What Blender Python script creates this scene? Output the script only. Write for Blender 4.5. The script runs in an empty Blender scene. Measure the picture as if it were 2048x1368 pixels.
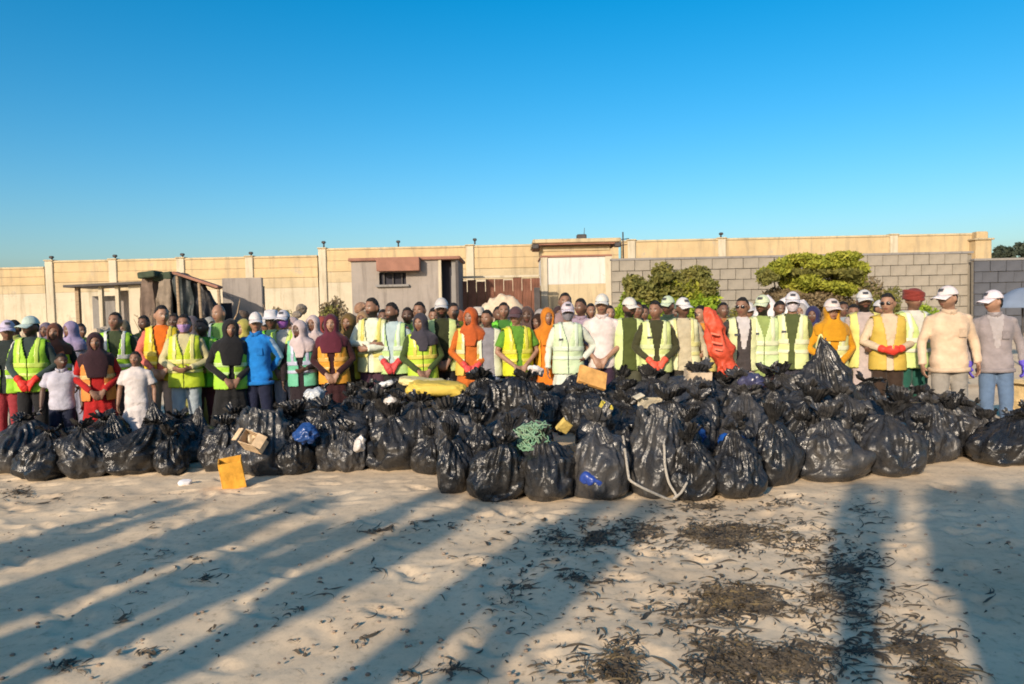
import bpy, math, random
import numpy as np
from mathutils import Matrix, Vector

S = bpy.context.scene
COL = S.collection
R = math.radians
rng = np.random.default_rng(7)
random.seed(7)

# ------------------------------------------------------------------ camera, sky, sun, exposure
CAM_H, FPX, PITCH, ROLL = 1.55, 1479.0, 2.48, -1.2
cam = bpy.data.cameras.new('camera')
cam.lens = 36.0 * FPX / 2048.0
cam.sensor_width = 36.0
cam.clip_start, cam.clip_end = 0.05, 3000.0
CAM = bpy.data.objects.new('camera', cam)
COL.objects.link(CAM)
MCAM = Matrix.Rotation(R(90 - PITCH), 3, 'X') @ Matrix.Rotation(R(ROLL), 3, 'Z')
CAM.matrix_world = Matrix.Translation((0, 0, CAM_H)) @ MCAM.to_4x4()
S.camera = CAM

SUN_ELEV, SHADOW_AZ = 20.0, 25.5           # shadows run away from the camera, 25.5 degrees to the right
world = bpy.data.worlds.new('World')
S.world = world
world.use_nodes = True
wn, wl = world.node_tree.nodes, world.node_tree.links
bg = wn['Background']
sky = wn.new('ShaderNodeTexSky')
sky.sky_type = 'NISHITA'
sky.sun_disc = False
sky.sun_elevation = R(SUN_ELEV)
# direction towards the sun is (-sin az, -cos az): Nishita rotation is measured clockwise from +Y
sky.sun_rotation = R(180 + SHADOW_AZ)
sky.air_density, sky.dust_density, sky.ozone_density = 1.0, 2.1, 3.2
hsv = wn.new('ShaderNodeHueSaturation')
hsv.inputs['Hue'].default_value = 0.489
hsv.inputs['Saturation'].default_value = 1.45
hsv.inputs['Value'].default_value = 1.0
wl.new(sky.outputs[0], hsv.inputs['Color'])
wl.new(hsv.outputs[0], bg.inputs[0])
bg.inputs[1].default_value = 0.113

sun = bpy.data.lights.new('sun', 'SUN')
sun.energy, sun.angle, sun.color = 3.4, R(1.0), (1.0, 0.84, 0.65)
SUN = bpy.data.objects.new('sun', sun)
COL.objects.link(SUN)
az, el = R(SHADOW_AZ), R(SUN_ELEV)
light_dir = Vector((math.sin(az) * math.cos(el), math.cos(az) * math.cos(el), -math.sin(el)))
SUN.rotation_euler = light_dir.to_track_quat('-Z', 'Y').to_euler()
SUN.location = (-6, -12, 8)

S.view_settings.view_transform = 'Standard'
S.view_settings.look = 'None'
S.view_settings.gamma = 1.0
S.view_settings.exposure = 0.68
S.view_settings.use_curve_mapping = False
S.cycles.use_denoising = True
S.cycles.max_bounces = 6
S.cycles.filter_width = 1.8

# ------------------------------------------------------------------ helpers
def ray(px, py):
    return MCAM @ Vector(((px - 1024) / FPX, -(py - 684) / FPX, -1.0))

def at(px, py, d):
    """world point seen at photo pixel (px, py) at distance d along +Y"""
    r = ray(px, py)
    return Vector((0, 0, CAM_H)) + r * (d / r.y)

def smooth(a, b, x):
    t = np.clip((x - a) / (b - a), 0, 1)
    return t * t * (3 - 2 * t)

def _hash(i, j, k, seed):
    n = (i * 374761393 + j * 668265263 + k * 2147483647 + seed * 1274126177) & 0xFFFFFFFF
    n = ((n ^ (n >> 13)) * 1274126177) & 0xFFFFFFFF
    n = (n ^ (n >> 16)) & 0xFFFFFFFF
    return n.astype(np.float64) / 4294967295.0 * 2 - 1

_ROT = np.array(Matrix.Rotation(.7, 3, 'X') @ Matrix.Rotation(.9, 3, 'Y') @ Matrix.Rotation(.5, 3, 'Z'))
def vnoise(p, seed=0):
    p = np.asarray(p, float) @ _ROT
    b = np.floor(p).astype(np.int64)
    f = p - b
    u = f * f * (3 - 2 * f)
    out = 0
    for dx in (0, 1):
        for dy in (0, 1):
            for dz in (0, 1):
                w = (u[:, 0] if dx else 1 - u[:, 0]) * (u[:, 1] if dy else 1 - u[:, 1]) * (u[:, 2] if dz else 1 - u[:, 2])
                out = out + w * _hash(b[:, 0] + dx, b[:, 1] + dy, b[:, 2] + dz, seed)
    return out

def fbm(p, oct=4, seed=0, gain=0.5):
    o, a = 0, 1.0
    for i in range(oct):
        o = o + a * vnoise((np.asarray(p) if i % 2 == 0 else np.asarray(p)[:, ::-1]) * (2.03 ** i), seed + i * 17)
        a *= gain
    return o

def ridged(p, oct=3, seed=0):
    o, a = 0, 1.0
    for i in range(oct):
        o = o + a * (1 - np.abs(vnoise(np.asarray(p) * (2.1 ** i), seed + 31 * i)) * 2)
        a *= 0.5
    return o

ADDED_BANK = 1.22            # added unseen bank: lifts the onlookers so their shadows reach further
def ground_z(x, y):
    x, y = np.asarray(x, float), np.asarray(y, float)
    z = 0.45 * smooth(11.5, 26, y) + ADDED_BANK * smooth(-0.1, -0.95, y)
    return z

class MB:
    """collects closed shapes; mesh() returns one mesh datablock"""
    def __init__(s):
        s.v, s.f = [], []
    def add(s, verts, faces):
        o = len(s.v)
        s.v += [tuple(map(float, q)) for q in verts]
        s.f += [tuple(i + o for i in f) for f in faces]
        return s
    def box(s, c, size, rz=0.0, bev=0.0, rot=None):
        hx, hy, hz = (k / 2 for k in size)
        b = min(bev, hx * .9, hy * .9, hz * .9)
        m = rot if rot is not None else Matrix.Rotation(rz, 3, 'Z')
        c = Vector(c)
        if b <= 0:
            vs = [Vector((x, y, z)) for z in (-hz, hz) for y in (-hy, hy) for x in (-hx, hx)]
            fs = [(0, 2, 3, 1), (4, 5, 7, 6), (0, 1, 5, 4), (2, 6, 7, 3), (0, 4, 6, 2), (1, 3, 7, 5)]
        else:
            vs, fs = [], []
            ring = [(-hx + b, -hy), (hx - b, -hy), (hx, -hy + b), (hx, hy - b), (hx - b, hy), (-hx + b, hy), (-hx, hy - b), (-hx, -hy + b)]
            k = 1 - b / max(hx, hy)
            for (z, q) in ((-hz, k), (-hz + b, 1), (hz - b, 1), (hz, k)):
                vs += [Vector((x * q, y * q, z)) for x, y in ring]
            for i in range(3):
                for j in range(8):
                    fs.append((i * 8 + j, i * 8 + (j + 1) % 8, i * 8 + 8 + (j + 1) % 8, i * 8 + 8 + j))
            fs.append(tuple(range(7, -1, -1)))
            fs.append(tuple(range(24, 32)))
        return s.add([c + m @ q for q in vs], fs)
    def tube(s, pts, rad, n=12, up=(0, 1, 0), cap=True, sq=2.0):
        """loft; rad entries are r or (ra, rb): ra along side axis, rb along up axis"""
        pts = [Vector(p) for p in pts]
        up = Vector(up)
        vs, fs = [], []
        m = len(pts)
        for i, p in enumerate(pts):
            t = (pts[min(i + 1, m - 1)] - pts[max(i - 1, 0)])
            t = t.normalized() if t.length > 1e-9 else Vector((0, 0, 1))
            side = t.cross(up)
            if side.length < 1e-3:
                side = t.cross(Vector((1, 0, 0)))
            side.normalize()
            u2 = side.cross(t).normalized()
            r = rad[i] if hasattr(rad, '__len__') else rad
            ra, rb = r if hasattr(r, '__len__') else (r, r)
            for j in range(n):
                a = 2 * math.pi * j / n
                c_, s_ = math.cos(a), math.sin(a)
                c_ = math.copysign(abs(c_) ** (2 / sq), c_)
                s_ = math.copysign(abs(s_) ** (2 / sq), s_)
                vs.append(p + side * (ra * c_) + u2 * (rb * s_))
        for i in range(m - 1):
            for j in range(n):
                fs.append((i * n + j, i * n + (j + 1) % n, (i + 1) * n + (j + 1) % n, (i + 1) * n + j))
        if cap:
            fs.append(tuple(range(n - 1, -1, -1)))
            fs.append(tuple(range((m - 1) * n, m * n)))
        return s.add(vs, fs)
    def rings(s, rows, n=28, sq=2.3, x0=0.0):
        """vertical loft of superellipses; rows of (z, rx, ry, yoff)"""
        vs, fs = [], []
        for (z, rx, ry, yo) in rows:
            for j in range(n):
                a = 2 * math.pi * j / n
                c_, s_ = math.cos(a), math.sin(a)
                vs.append((x0 + rx * math.copysign(abs(c_) ** (2 / sq), c_), yo + ry * math.copysign(abs(s_) ** (2 / sq), s_), z))
        m = len(rows)
        for i in range(m - 1):
            for j in range(n):
                fs.append((i * n + j, i * n + (j + 1) % n, (i + 1) * n + (j + 1) % n, (i + 1) * n + j))
        fs.append(tuple(range(n - 1, -1, -1)))
        fs.append(tuple(range((m - 1) * n, m * n)))
        return s.add(vs, fs)
    def ball(s, c, r, nu=16, nv=10, fn=None):
        vs, fs = [(0, 0, -1)], []
        for i in range(1, nv):
            ph = -math.pi / 2 + math.pi * i / nv
            for j in range(nu):
                a = 2 * math.pi * j / nu
                vs.append((math.cos(ph) * math.cos(a), math.cos(ph) * math.sin(a), math.sin(ph)))
        vs.append((0, 0, 1))
        v = np.array(vs)
        if fn is not None:
            v = fn(v)
        else:
            v = v * np.array(r)
        v = v + np.array(c)
        for j in range(nu):
            fs.append((0, 1 + (j + 1) % nu, 1 + j))
            for i in range(nv - 2):
                a0 = 1 + i * nu
                fs.append((a0 + j, a0 + (j + 1) % nu, a0 + nu + (j + 1) % nu, a0 + nu + j))
            a0 = 1 + (nv - 2) * nu
            fs.append((a0 + j, a0 + (j + 1) % nu, len(vs) - 1))
        return s.add(v, fs)
    def mesh(s, name, smooth_=True):
        m = bpy.data.meshes.new(name)
        m.from_pydata(s.v, [], s.f)
        if smooth_:
            m.polygons.foreach_set('use_smooth', np.ones(len(m.polygons), bool))
        m.update()
        return m

def grid_mesh(name, V, F, smooth_=True):
    m = bpy.data.meshes.new(name)
    m.from_pydata([tuple(q) for q in np.asarray(V, float).tolist()], [], [tuple(f) for f in (F.tolist() if hasattr(F, 'tolist') else F)])
    if smooth_:
        m.polygons.foreach_set('use_smooth', np.ones(len(m.polygons), bool))
    m.update()
    return m

def remesh(mb, voxel, it=2, solid=0.0, name='shape'):
    """union of the closed shapes as one continuous surface"""
    me = mb.mesh('tmp')
    o = bpy.data.objects.new('tmp', me)
    COL.objects.link(o)
    r = o.modifiers.new('r', 'REMESH')
    r.mode, r.voxel_size, r.use_smooth_shade = 'VOXEL', voxel, True
    if it:
        q = o.modifiers.new('s', 'SMOOTH')
        q.factor, q.iterations = 0.5, it
    dg = bpy.context.evaluated_depsgraph_get()
    out = bpy.data.meshes.new_from_object(o.evaluated_get(dg))
    out.name = name
    bpy.data.objects.remove(o)
    bpy.data.meshes.remove(me)
    return out

def get_co(me):
    a = np.empty(len(me.vertices) * 3)
    me.vertices.foreach_get('co', a)
    return a.reshape(-1, 3)

def get_no(me):
    a = np.empty(len(me.vertices) * 3)
    me.vertex_normals.foreach_get('vector', a)
    return a.reshape(-1, 3)

def set_co(me, co):
    me.vertices.foreach_set('co', co.ravel())
    me.update()

def keep_faces(me, mask_fn, solid=0.0, name='shell'):
    """keep the quads whose centres pass mask_fn(centre, normal); optional thickness"""
    n = len(me.polygons)
    c = np.empty(n * 3); me.polygons.foreach_get('center', c); c = c.reshape(-1, 3)
    no = np.empty(n * 3); me.polygons.foreach_get('normal', no); no = no.reshape(-1, 3)
    keep = mask_fn(c, no)
    F = [tuple(p.vertices) for p, k in zip(me.polygons, keep) if k]
    co, vn = get_co(me), get_no(me)
    used = sorted({i for f in F for i in f})
    idx = {v: i for i, v in enumerate(used)}
    V = co[used]
    F = [tuple(idx[i] for i in f) for f in F]
    if solid > 0:
        N = vn[used]
        k = len(V)
        edges = {}
        for f in F:
            for a, b in zip(f, f[1:] + f[:1]):
                edges[(a, b)] = edges.get((a, b), 0) + 1
        F2 = [tuple(i + k for i in reversed(f)) for f in F]
        rim = [(b, a, a + k, b + k) for (a, b) in edges if (b, a) not in edges]
        V = np.vstack([V, V - N * solid])
        F = F + F2 + rim
    out = grid_mesh(name, V, F)
    return out

# ---- objects
def obj(name, me, mat=None, parent=None, color=None):
    o = bpy.data.objects.new(name, me)
    COL.objects.link(o)
    if mat is not None and me is not None:
        if not me.materials:
            me.materials.append(mat)
        elif me.materials[0] != mat:
            o.material_slots[0].link = 'OBJECT'
            o.material_slots[0].material = mat
    if parent is not None:
        o.parent = parent
    if color is not None:
        o.color = (*color[:3], color[3] if len(color) > 3 else 1.0)
    return o

def tag(o, label, cat, group=None):
    o['label'] = label
    o['category'] = cat
    if group:
        o['group'] = group
    return o

def kind(o, k):
    o['kind'] = k
    return o

def thing(name, label, cat, loc=(0, 0, 0), rz=0.0, group=None):
    o = bpy.data.objects.new(name, None)
    COL.objects.link(o)
    o.empty_display_size = 0.1
    o.location, o.rotation_euler = loc, (0, 0, rz)
    return tag(o, label, cat, group)

# ------------------------------------------------------------------ materials
def new_mat(name):
    m = bpy.data.materials.new(name)
    m.use_nodes = True
    nt = m.node_tree
    b = nt.nodes['Principled BSDF']
    return m, nt, nt.nodes, nt.links, b

def node(nt, typ, **kw):
    n = nt.nodes.new(typ)
    for k, v in kw.items():
        if k in n.inputs.keys():
            n.inputs[k].default_value = v
        else:
            setattr(n, k, v)
    return n

def noise_node(nt, scale, detail=4, rough=0.55, coord='Object', vec_scale=None, distortion=0.0):
    tc = nt.nodes.new('ShaderNodeTexCoord')
    n = nt.nodes.new('ShaderNodeTexNoise')
    n.inputs['Scale'].default_value = scale
    n.inputs['Detail'].default_value = detail
    n.inputs['Roughness'].default_value = rough
    n.inputs['Distortion'].default_value = distortion
    src = tc.outputs[coord]
    if vec_scale:
        mp = nt.nodes.new('ShaderNodeMapping')
        mp.inputs['Scale'].default_value = vec_scale
        nt.links.new(src, mp.inputs['Vector'])
        src = mp.outputs[0]
    nt.links.new(src, n.inputs['Vector'])
    return n

def ramp(nt, fac, stops):
    r = nt.nodes.new('ShaderNodeValToRGB')
    els = r.color_ramp.elements
    while len(els) < len(stops):
        els.new(0.5)
    for e, (p, c) in zip(els, stops):
        e.position = p
        e.color = (*c, 1)
    nt.links.new(fac, r.inputs[0])
    return r

def bump(nt, height, strength, dist, b, chain=None):
    n = nt.nodes.new('ShaderNodeBump')
    n.inputs['Strength'].default_value = strength
    n.inputs['Distance'].default_value = dist
    nt.links.new(height, n.inputs['Height'])
    if chain is not None:
        nt.links.new(chain.outputs[0], n.inputs['Normal'])
    nt.links.new(n.outputs[0], b.inputs['Normal'])
    return n

def plain(name, col, rough=0.8, var=0.15, scale=3.0, bmp=0.0, bscale=30.0, spec=0.3, coord='Object', vec_scale=None):
    m, nt, N, L, b = new_mat(name)
    n = noise_node(nt, scale, 5, 0.6, coord, vec_scale)
    lo = tuple(c * (1 - var) for c in col)
    hi = tuple(min(1, c * (1 + var)) for c in col)
    r = ramp(nt, n.outputs[0], [(0.3, lo), (0.7, hi)])
    L.new(r.outputs[0], b.inputs['Base Color'])
    b.inputs['Roughness'].default_value = rough
    b.inputs['Specular IOR Level'].default_value = spec
    if bmp > 0:
        n2 = noise_node(nt, bscale, 4, 0.6, coord)
        bump(nt, n2.outputs[0], bmp, 0.02, b)
    return m

def object_color_mat(name, rough, var=0.2, scale=6.0, bmp=0.4, bscale=22.0, spec=0.25, sheen=0.0, coat=0.0):
    """cloth-like material that takes its dye from the object's own colour"""
    m, nt, N, L, b = new_mat(name)
    oi = N.new('ShaderNodeObjectInfo')
    n = noise_node(nt, scale, 4, 0.6)
    mul = node(nt, 'ShaderNodeMapRange')
    mul.inputs['From Min'].default_value, mul.inputs['From Max'].default_value = 0.3, 0.7
    mul.inputs['To Min'].default_value, mul.inputs['To Max'].default_value = 1 - var, 1 + var
    L.new(n.outputs[0], mul.inputs[0])
    mx = N.new('ShaderNodeMix')
    mx.data_type, mx.blend_type = 'RGBA', 'MULTIPLY'
    mx.inputs['Factor'].default_value = 1.0
    L.new(oi.outputs['Color'], mx.inputs['A'])
    cmb = N.new('ShaderNodeCombineColor')
    for i in range(3):
        L.new(mul.outputs[0], cmb.inputs[i])
    L.new(cmb.outputs[0], mx.inputs['B'])
    L.new(mx.outputs['Result'], b.inputs['Base Color'])
    b.inputs['Roughness'].default_value = rough
    b.inputs['Specular IOR Level'].default_value = spec
    b.inputs['Sheen Weight'].default_value = sheen
    b.inputs['Coat Weight'].default_value = coat
    n2 = noise_node(nt, bscale, 3, 0.5, distortion=0.6)
    bump(nt, n2.outputs[0], bmp, 0.012, b)
    return m

CLOTH = object_color_mat('woven_cloth', 0.85, bmp=0.55, sheen=0.1)
VEST = object_color_mat('safety_vest_fabric', 0.6, var=0.08, bmp=0.5, bscale=16)
TAPE = object_color_mat('reflective_tape', 0.35, var=0.05, bmp=0.1, spec=0.6)
PLAIN_OBJ = object_color_mat('smooth_fabric', 0.7, var=0.06, bmp=0.15)
RUBBER = object_color_mat('rubber_glove', 0.55, var=0.08, bmp=0.2)

def skin_material():
    m, nt, N, L, b = new_mat('skin')
    oi = N.new('ShaderNodeObjectInfo')
    at_ = N.new('ShaderNodeAttribute'); at_.attribute_name = 'feature'
    sep = N.new('ShaderNodeSeparateColor'); L.new(at_.outputs['Color'], sep.inputs[0])
    def mixc(a, bcol, fac):
        mx = N.new('ShaderNodeMix'); mx.data_type = 'RGBA'
        L.new(a, mx.inputs['A']); mx.inputs['B'].default_value = (*bcol, 1); L.new(fac, mx.inputs['Factor'])
        return mx.outputs['Result']
    n = noise_node(nt, 14, 3)
    r = ramp(nt, n.outputs[0], [(0.3, (0.86, 0.86, 0.86)), (0.7, (1.1, 1.06, 1.04))])
    mul = N.new('ShaderNodeMix'); mul.data_type, mul.blend_type = 'RGBA', 'MULTIPLY'
    mul.inputs['Factor'].default_value = 1.0
    L.new(oi.outputs['Color'], mul.inputs['A']); L.new(r.outputs[0], mul.inputs['B'])
    c = mul.outputs['Result']
    c = mixc(c, (0.16, 0.055, 0.045), sep.outputs[1])
    bf = N.new('ShaderNodeMath'); bf.operation = 'MULTIPLY'
    L.new(sep.outputs[2], bf.inputs[0]); L.new(oi.outputs['Alpha'], bf.inputs[1])
    c = mixc(c, (0.012, 0.009, 0.008), bf.outputs[0])
    c = mixc(c, (0.012, 0.008, 0.006), sep.outputs[0])
    c = mixc(c, (0.62, 0.57, 0.52), at_.outputs['Alpha'])
    L.new(c, b.inputs['Base Color'])
    b.inputs['Roughness'].default_value = 0.5
    b.inputs['Specular IOR Level'].default_value = 0.4
    b.inputs['Subsurface Weight'].default_value = 0.0
    return m
SKIN = skin_material()
HAIR = plain('hair', (0.012, 0.010, 0.009), 0.65, 0.4, 40, 0.9, 90)
LENS = plain('dark_lens', (0.008, 0.008, 0.010), 0.12, 0.1, 3, spec=0.6)
EMBLEM = plain('dark_emblem_print', (0.05, 0.05, 0.06), 0.7, 0.4, 60)
SHOE = plain('shoe_leather', (0.03, 0.026, 0.024), 0.55, 0.3, 20)

def bag_material(name, tint=(0.020, 0.021, 0.024), rough=0.22):
    m, nt, N, L, b = new_mat(name)
    oi = N.new('ShaderNodeObjectInfo')
    mx = N.new('ShaderNodeMix'); mx.data_type, mx.blend_type = 'RGBA', 'MULTIPLY'
    mx.inputs['Factor'].default_value = 1.0
    L.new(oi.outputs['Color'], mx.inputs['A'])
    # sand dust clinging to the plastic in patches
    n = noise_node(nt, 3.5, 6, 0.65)
    r = ramp(nt, n.outputs[0], [(0.42, tint), (0.60, tuple(0.6 * a + 0.4 * q for a, q in zip(tint, (0.06, 0.052, 0.042)))), (0.75, (0.075, 0.066, 0.057))])
    L.new(r.outputs[0], mx.inputs['B'])
    L.new(mx.outputs['Result'], b.inputs['Base Color'])
    rr = ramp(nt, n.outputs[0], [(0.4, (rough,) * 3), (0.75, (rough + 0.25,) * 3)])
    L.new(rr.outputs[0], b.inputs['Roughness'])
    b.inputs['Specular IOR Level'].default_value = 0.5
    tc = N.new('ShaderNodeTexCoord')
    wv = noise_node(nt, 6, 3, 0.6)
    addv = N.new('ShaderNodeMix'); addv.data_type = 'VECTOR'; addv.inputs['Factor'].default_value = 0.12
    L.new(tc.outputs['Object'], addv.inputs['A']); L.new(wv.outputs['Color'], addv.inputs['B'])
    vo = N.new('ShaderNodeTexVoronoi'); vo.feature = 'F1'; vo.inputs['Scale'].default_value = 8.0
    L.new(addv.outputs['Result'], vo.inputs['Vector'])
    b1 = N.new('ShaderNodeBump'); b1.inputs['Strength'].default_value = 0.38; b1.inputs['Distance'].default_value = 0.05
    L.new(vo.outputs['Distance'], b1.inputs['Height'])
    n2 = noise_node(nt, 26, 4, 0.55, distortion=1.2)
    bump(nt, n2.outputs[0], 0.22, 0.02, b, b1)
    return m
BAG = bag_material('black_bin_bag_plastic')

def sand_material():
    m, nt, N, L, b = new_mat('sand')
    n1 = noise_node(nt, 0.9, 6, 0.6)
    r1 = ramp(nt, n1.outputs[0], [(0.3, (0.56, 0.42, 0.275)), (0.5, (0.67, 0.515, 0.345)), (0.72, (0.73, 0.58, 0.40))])
    n2 = noise_node(nt, 22, 5, 0.7)
    r2 = ramp(nt, n2.outputs[0], [(0.30, (0.55, 0.53, 0.50)), (0.45, (0.95, 0.95, 0.95)), (0.7, (1.08, 1.07, 1.05))])
    mx = N.new('ShaderNodeMix'); mx.data_type, mx.blend_type = 'RGBA', 'MULTIPLY'
    mx.inputs['Factor'].default_value = 0.75
    L.new(r1.outputs[0], mx.inputs['A']); L.new(r2.outputs[0], mx.inputs['B'])
    L.new(mx.outputs['Result'], b.inputs['Base Color'])
    b.inputs['Roughness'].default_value = 0.95
    b.inputs['Specular IOR Level'].default_value = 0.1
    n3 = noise_node(nt, 9, 6, 0.65)
    b1 = N.new('ShaderNodeBump'); b1.inputs['Strength'].default_value = 0.2; b1.inputs['Distance'].default_value = 0.02
    L.new(n3.outputs[0], b1.inputs['Height'])
    n4 = noise_node(nt, 120, 3, 0.6)
    bump(nt, n4.outputs[0], 0.12, 0.005, b, b1)
    return m
SAND = sand_material()

# ------------------------------------------------------------------ ground: one sheet, fine where the camera looks closely
def spaced(segs):
    out = []
    for a, b_, st in segs:
        out += list(np.arange(a, b_, st))
    out.append(segs[-1][1])
    return np.array(out)
gx = spaced([(-900, -100, 100), (-100, -20, 8), (-20, -7, 0.5), (-7, 7, 0.035), (7, 20, 0.5), (20, 100, 8), (100, 900.1, 100)])
gy = spaced([(-300, -20, 40), (-20, -2, 1.0), (-2, 2.4, 0.2), (2.4, 7.6, 0.03), (7.6, 14, 0.12), (14, 40, 0.6), (40, 120, 8), (120, 1500.1, 120)])
X, Y = np.meshgrid(gx, gy)
xf, yf = X.ravel(), Y.ravel()
P = np.stack([xf, yf, 0 * xf], 1)
near = smooth(16, 9, np.abs(xf)) * smooth(30, 12, yf) * smooth(-8, 0, yf)
Z = ground_z(xf, yf) + near * (0.022 * fbm(P * 0.55, 3, 3) + 0.006 * fbm(P * 2.6, 3, 9))
# old footprints and scuffs: shallow dimples
cell = P * 2.3
d1 = vnoise(cell, 40)
Z += near * (-0.012 * smooth(0.35, 0.75, d1) + 0.0055 * vnoise(P * 6.5, 55) + 0.003 * vnoise(P * 15, 66))
# trampled: footprints with a raised rim, laid in short random walks
sel = np.where((np.abs(xf) < 7.2) & (yf > 2.3) & (yf < 9.0))[0]
PRINTS = np.zeros(len(sel))
sx_, sy_ = xf[sel], yf[sel]
prg = np.random.default_rng(21)
for _ in range(90):
    wx, wy, wa = prg.uniform(-6.5, 6.5), prg.uniform(2.4, 8.5), prg.uniform(0, 6.28)
    for st in range(7):
        side = .09 * (1 if st % 2 else -1)
        fx, fy = wx + math.cos(wa) * .62 * st - math.sin(wa) * side, wy + math.sin(wa) * .62 * st + math.cos(wa) * side
        a_ = wa + prg.normal() * .2
        near_ = np.where((np.abs(sx_ - fx) < .3) & (np.abs(sy_ - fy) < .3))[0]
        if len(near_) == 0:
            continue
        dx_, dy_ = sx_[near_] - fx, sy_[near_] - fy
        lu, lv = dx_ * math.cos(a_) + dy_ * math.sin(a_), -dx_ * math.sin(a_) + dy_ * math.cos(a_)
        q_ = np.sqrt((lu / .15) ** 2 + (lv / .062) ** 2)
        dep_ = prg.uniform(.006, .017)
        PRINTS[near_] += -dep_ * smooth(1.0, .55, q_) + dep_ * .55 * np.exp(-((q_ - 1.25) / .25) ** 2)
Z[sel] += np.clip(PRINTS, -.035, .022)
nx, ny = len(gx), len(gy)
I = np.arange(nx * ny).reshape(ny, nx)
F = np.stack([I[:-1, :-1].ravel(), I[:-1, 1:].ravel(), I[1:, 1:].ravel(), I[1:, :-1].ravel()], 1)
gm = bpy.data.meshes.new('sand')
V = np.stack([xf, yf, Z], 1)
gm.vertices.add(len(V)); gm.vertices.foreach_set('co', V.ravel())
gm.loops.add(F.size); gm.loops.foreach_set('vertex_index', F.ravel().astype(np.int32))
gm.polygons.add(len(F))
gm.polygons.foreach_set('loop_start', np.arange(0, F.size, 4, dtype=np.int32))
gm.update(calc_edges=True)
gm.polygons.foreach_set('use_smooth', np.ones(len(F), bool))
kind(obj('sand_ground', gm, SAND), 'structure')

def gz(x, y):
    """ground height with its relief"""
    p = np.array([[x, y, 0.0]])
    nr = float(smooth(16, 9, abs(x)) * smooth(30, 12, y) * smooth(-8, 0, y))
    return float(ground_z(x, y)) + nr * float(0.022 * fbm(p * 0.55, 3, 3)[0] + 0.006 * fbm(p * 2.6, 3, 9)[0])

def on_ground(px, py):
    r = ray(px, py)
    t = -CAM_H / r.z
    q = Vector((0, 0, CAM_H)) + r * t
    return q

# ------------------------------------------------------------------ background: walls, huts, fence, shrubs
def weathered(name, col, dirt, var=.2, sc=.55):
    """lime plaster with blotches, run-down streaks and bare patches"""
    dirt = tuple(c * .74 for c in dirt)
    m, nt, N, L, b = new_mat(name)
    n1 = noise_node(nt, sc, 7, .68)
    r1 = ramp(nt, n1.outputs[0], [(.30, tuple(c * (1 - var) for c in col)), (.5, col), (.72, tuple(min(1, c * (1 + var)) for c in col))])
    n2 = noise_node(nt, 2.6, 6, .7, vec_scale=(1.6, 1.6, .18))
    r2 = ramp(nt, n2.outputs[0], [(.50, (0, 0, 0)), (.68, (.75, .75, .75))])
    n3 = noise_node(nt, 1.1, 8, .75)
    r3 = ramp(nt, n3.outputs[0], [(.60, (0, 0, 0)), (.66, (.8, .8, .8))])
    mx = N.new('ShaderNodeMix'); mx.data_type = 'RGBA'
    L.new(r2.outputs[0], mx.inputs['Factor']); L.new(r1.outputs[0], mx.inputs['A']); mx.inputs['B'].default_value = (*dirt, 1)
    mx2 = N.new('ShaderNodeMix'); mx2.data_type = 'RGBA'
    L.new(r3.outputs[0], mx2.inputs['Factor']); L.new(mx.outputs['Result'], mx2.inputs['A']); mx2.inputs['B'].default_value = (*[.5 * a + .5 * q for a, q in zip(dirt, (.42, .38, .31))], 1)
    L.new(mx2.outputs['Result'], b.inputs['Base Color'])
    b.inputs['Roughness'].default_value = .93
    b.inputs['Specular IOR Level'].default_value = .15
    n4 = noise_node(nt, 9, 6, .65)
    bump(nt, n4.outputs[0], .35, .03, b)
    return m
OCHRE = weathered('ochre_plaster', (0.46, 0.35, 0.20), (0.38, 0.31, 0.21))
CREAMW = weathered('cream_plaster', (0.44, 0.36, 0.23), (0.31, 0.26, 0.18))
PALEW = weathered('pale_limewash', (0.46, 0.41, 0.31), (0.35, 0.295, 0.20))
WHITEW = weathered('white_limewash', (0.54, 0.52, 0.49), (0.44, 0.41, 0.36), .08)
CONC = weathered('pinkish_concrete', (0.27, 0.24, 0.215), (0.20, 0.175, 0.155))
CONC2 = weathered('grey_concrete', (0.22, 0.21, 0.20), (0.15, 0.14, 0.13))
BLOCKM = plain('concrete_block', (0.25, 0.225, 0.185), 0.95, 0.18, 2.0, 0.5, 24)
BLOCK_SHADE = plain('shade_painted_block', (0.075, 0.08, 0.095), 0.95, 0.2, 2.0, 0.5, 24)  # block colour darkened to paint shade onto the right-hand stretch
MORTAR = plain('mortar', (0.20, 0.18, 0.148), 0.95, 0.15, 3.0)
INTERIOR_SHADE = plain('painted_interior_shade', (0.03, 0.03, 0.04), 0.9, 0.2, 2.0)  # near-black colour standing in for shade inside hut and lean-to
DARKMETAL = plain('dark_metal', (0.05, 0.045, 0.045), 0.6, 0.25, 6.0)
RUST = plain('rusty_sheet', (0.29, 0.15, 0.105), 0.75, 0.3, 2.2, 0.3, 30)
BROWNP = plain('brown_parapet', (0.24, 0.12, 0.085), 0.85, 0.25, 2.0, 0.3, 20)
WOOD = plain('weathered_wood', (0.26, 0.19, 0.12), 0.85, 0.3, 5.0, 0.4, 30, vec_scale=(1, 1, 6))
TARPD = plain('dark_tarpaulin', (0.025, 0.033, 0.035), 0.5, 0.4, 3.0, 0.5, 12)
TARPG = plain('grey_green_tarpaulin', (0.075, 0.075, 0.055), 0.7, 0.3, 3.0, 0.5, 12)
TARPW = plain('white_canvas', (0.60, 0.55, 0.54), 0.75, 0.12, 2.0, 0.4, 9)
TEAL = plain('teal_boat_paint', (0.05, 0.24, 0.28), 0.55, 0.2, 3.0)
SANDY = plain('pale_rubble', (0.46, 0.37, 0.27), 0.95, 0.25, 4.0, 0.6, 18)

def ztop(px, py, d):
    return at(px, py, d).z

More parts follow.
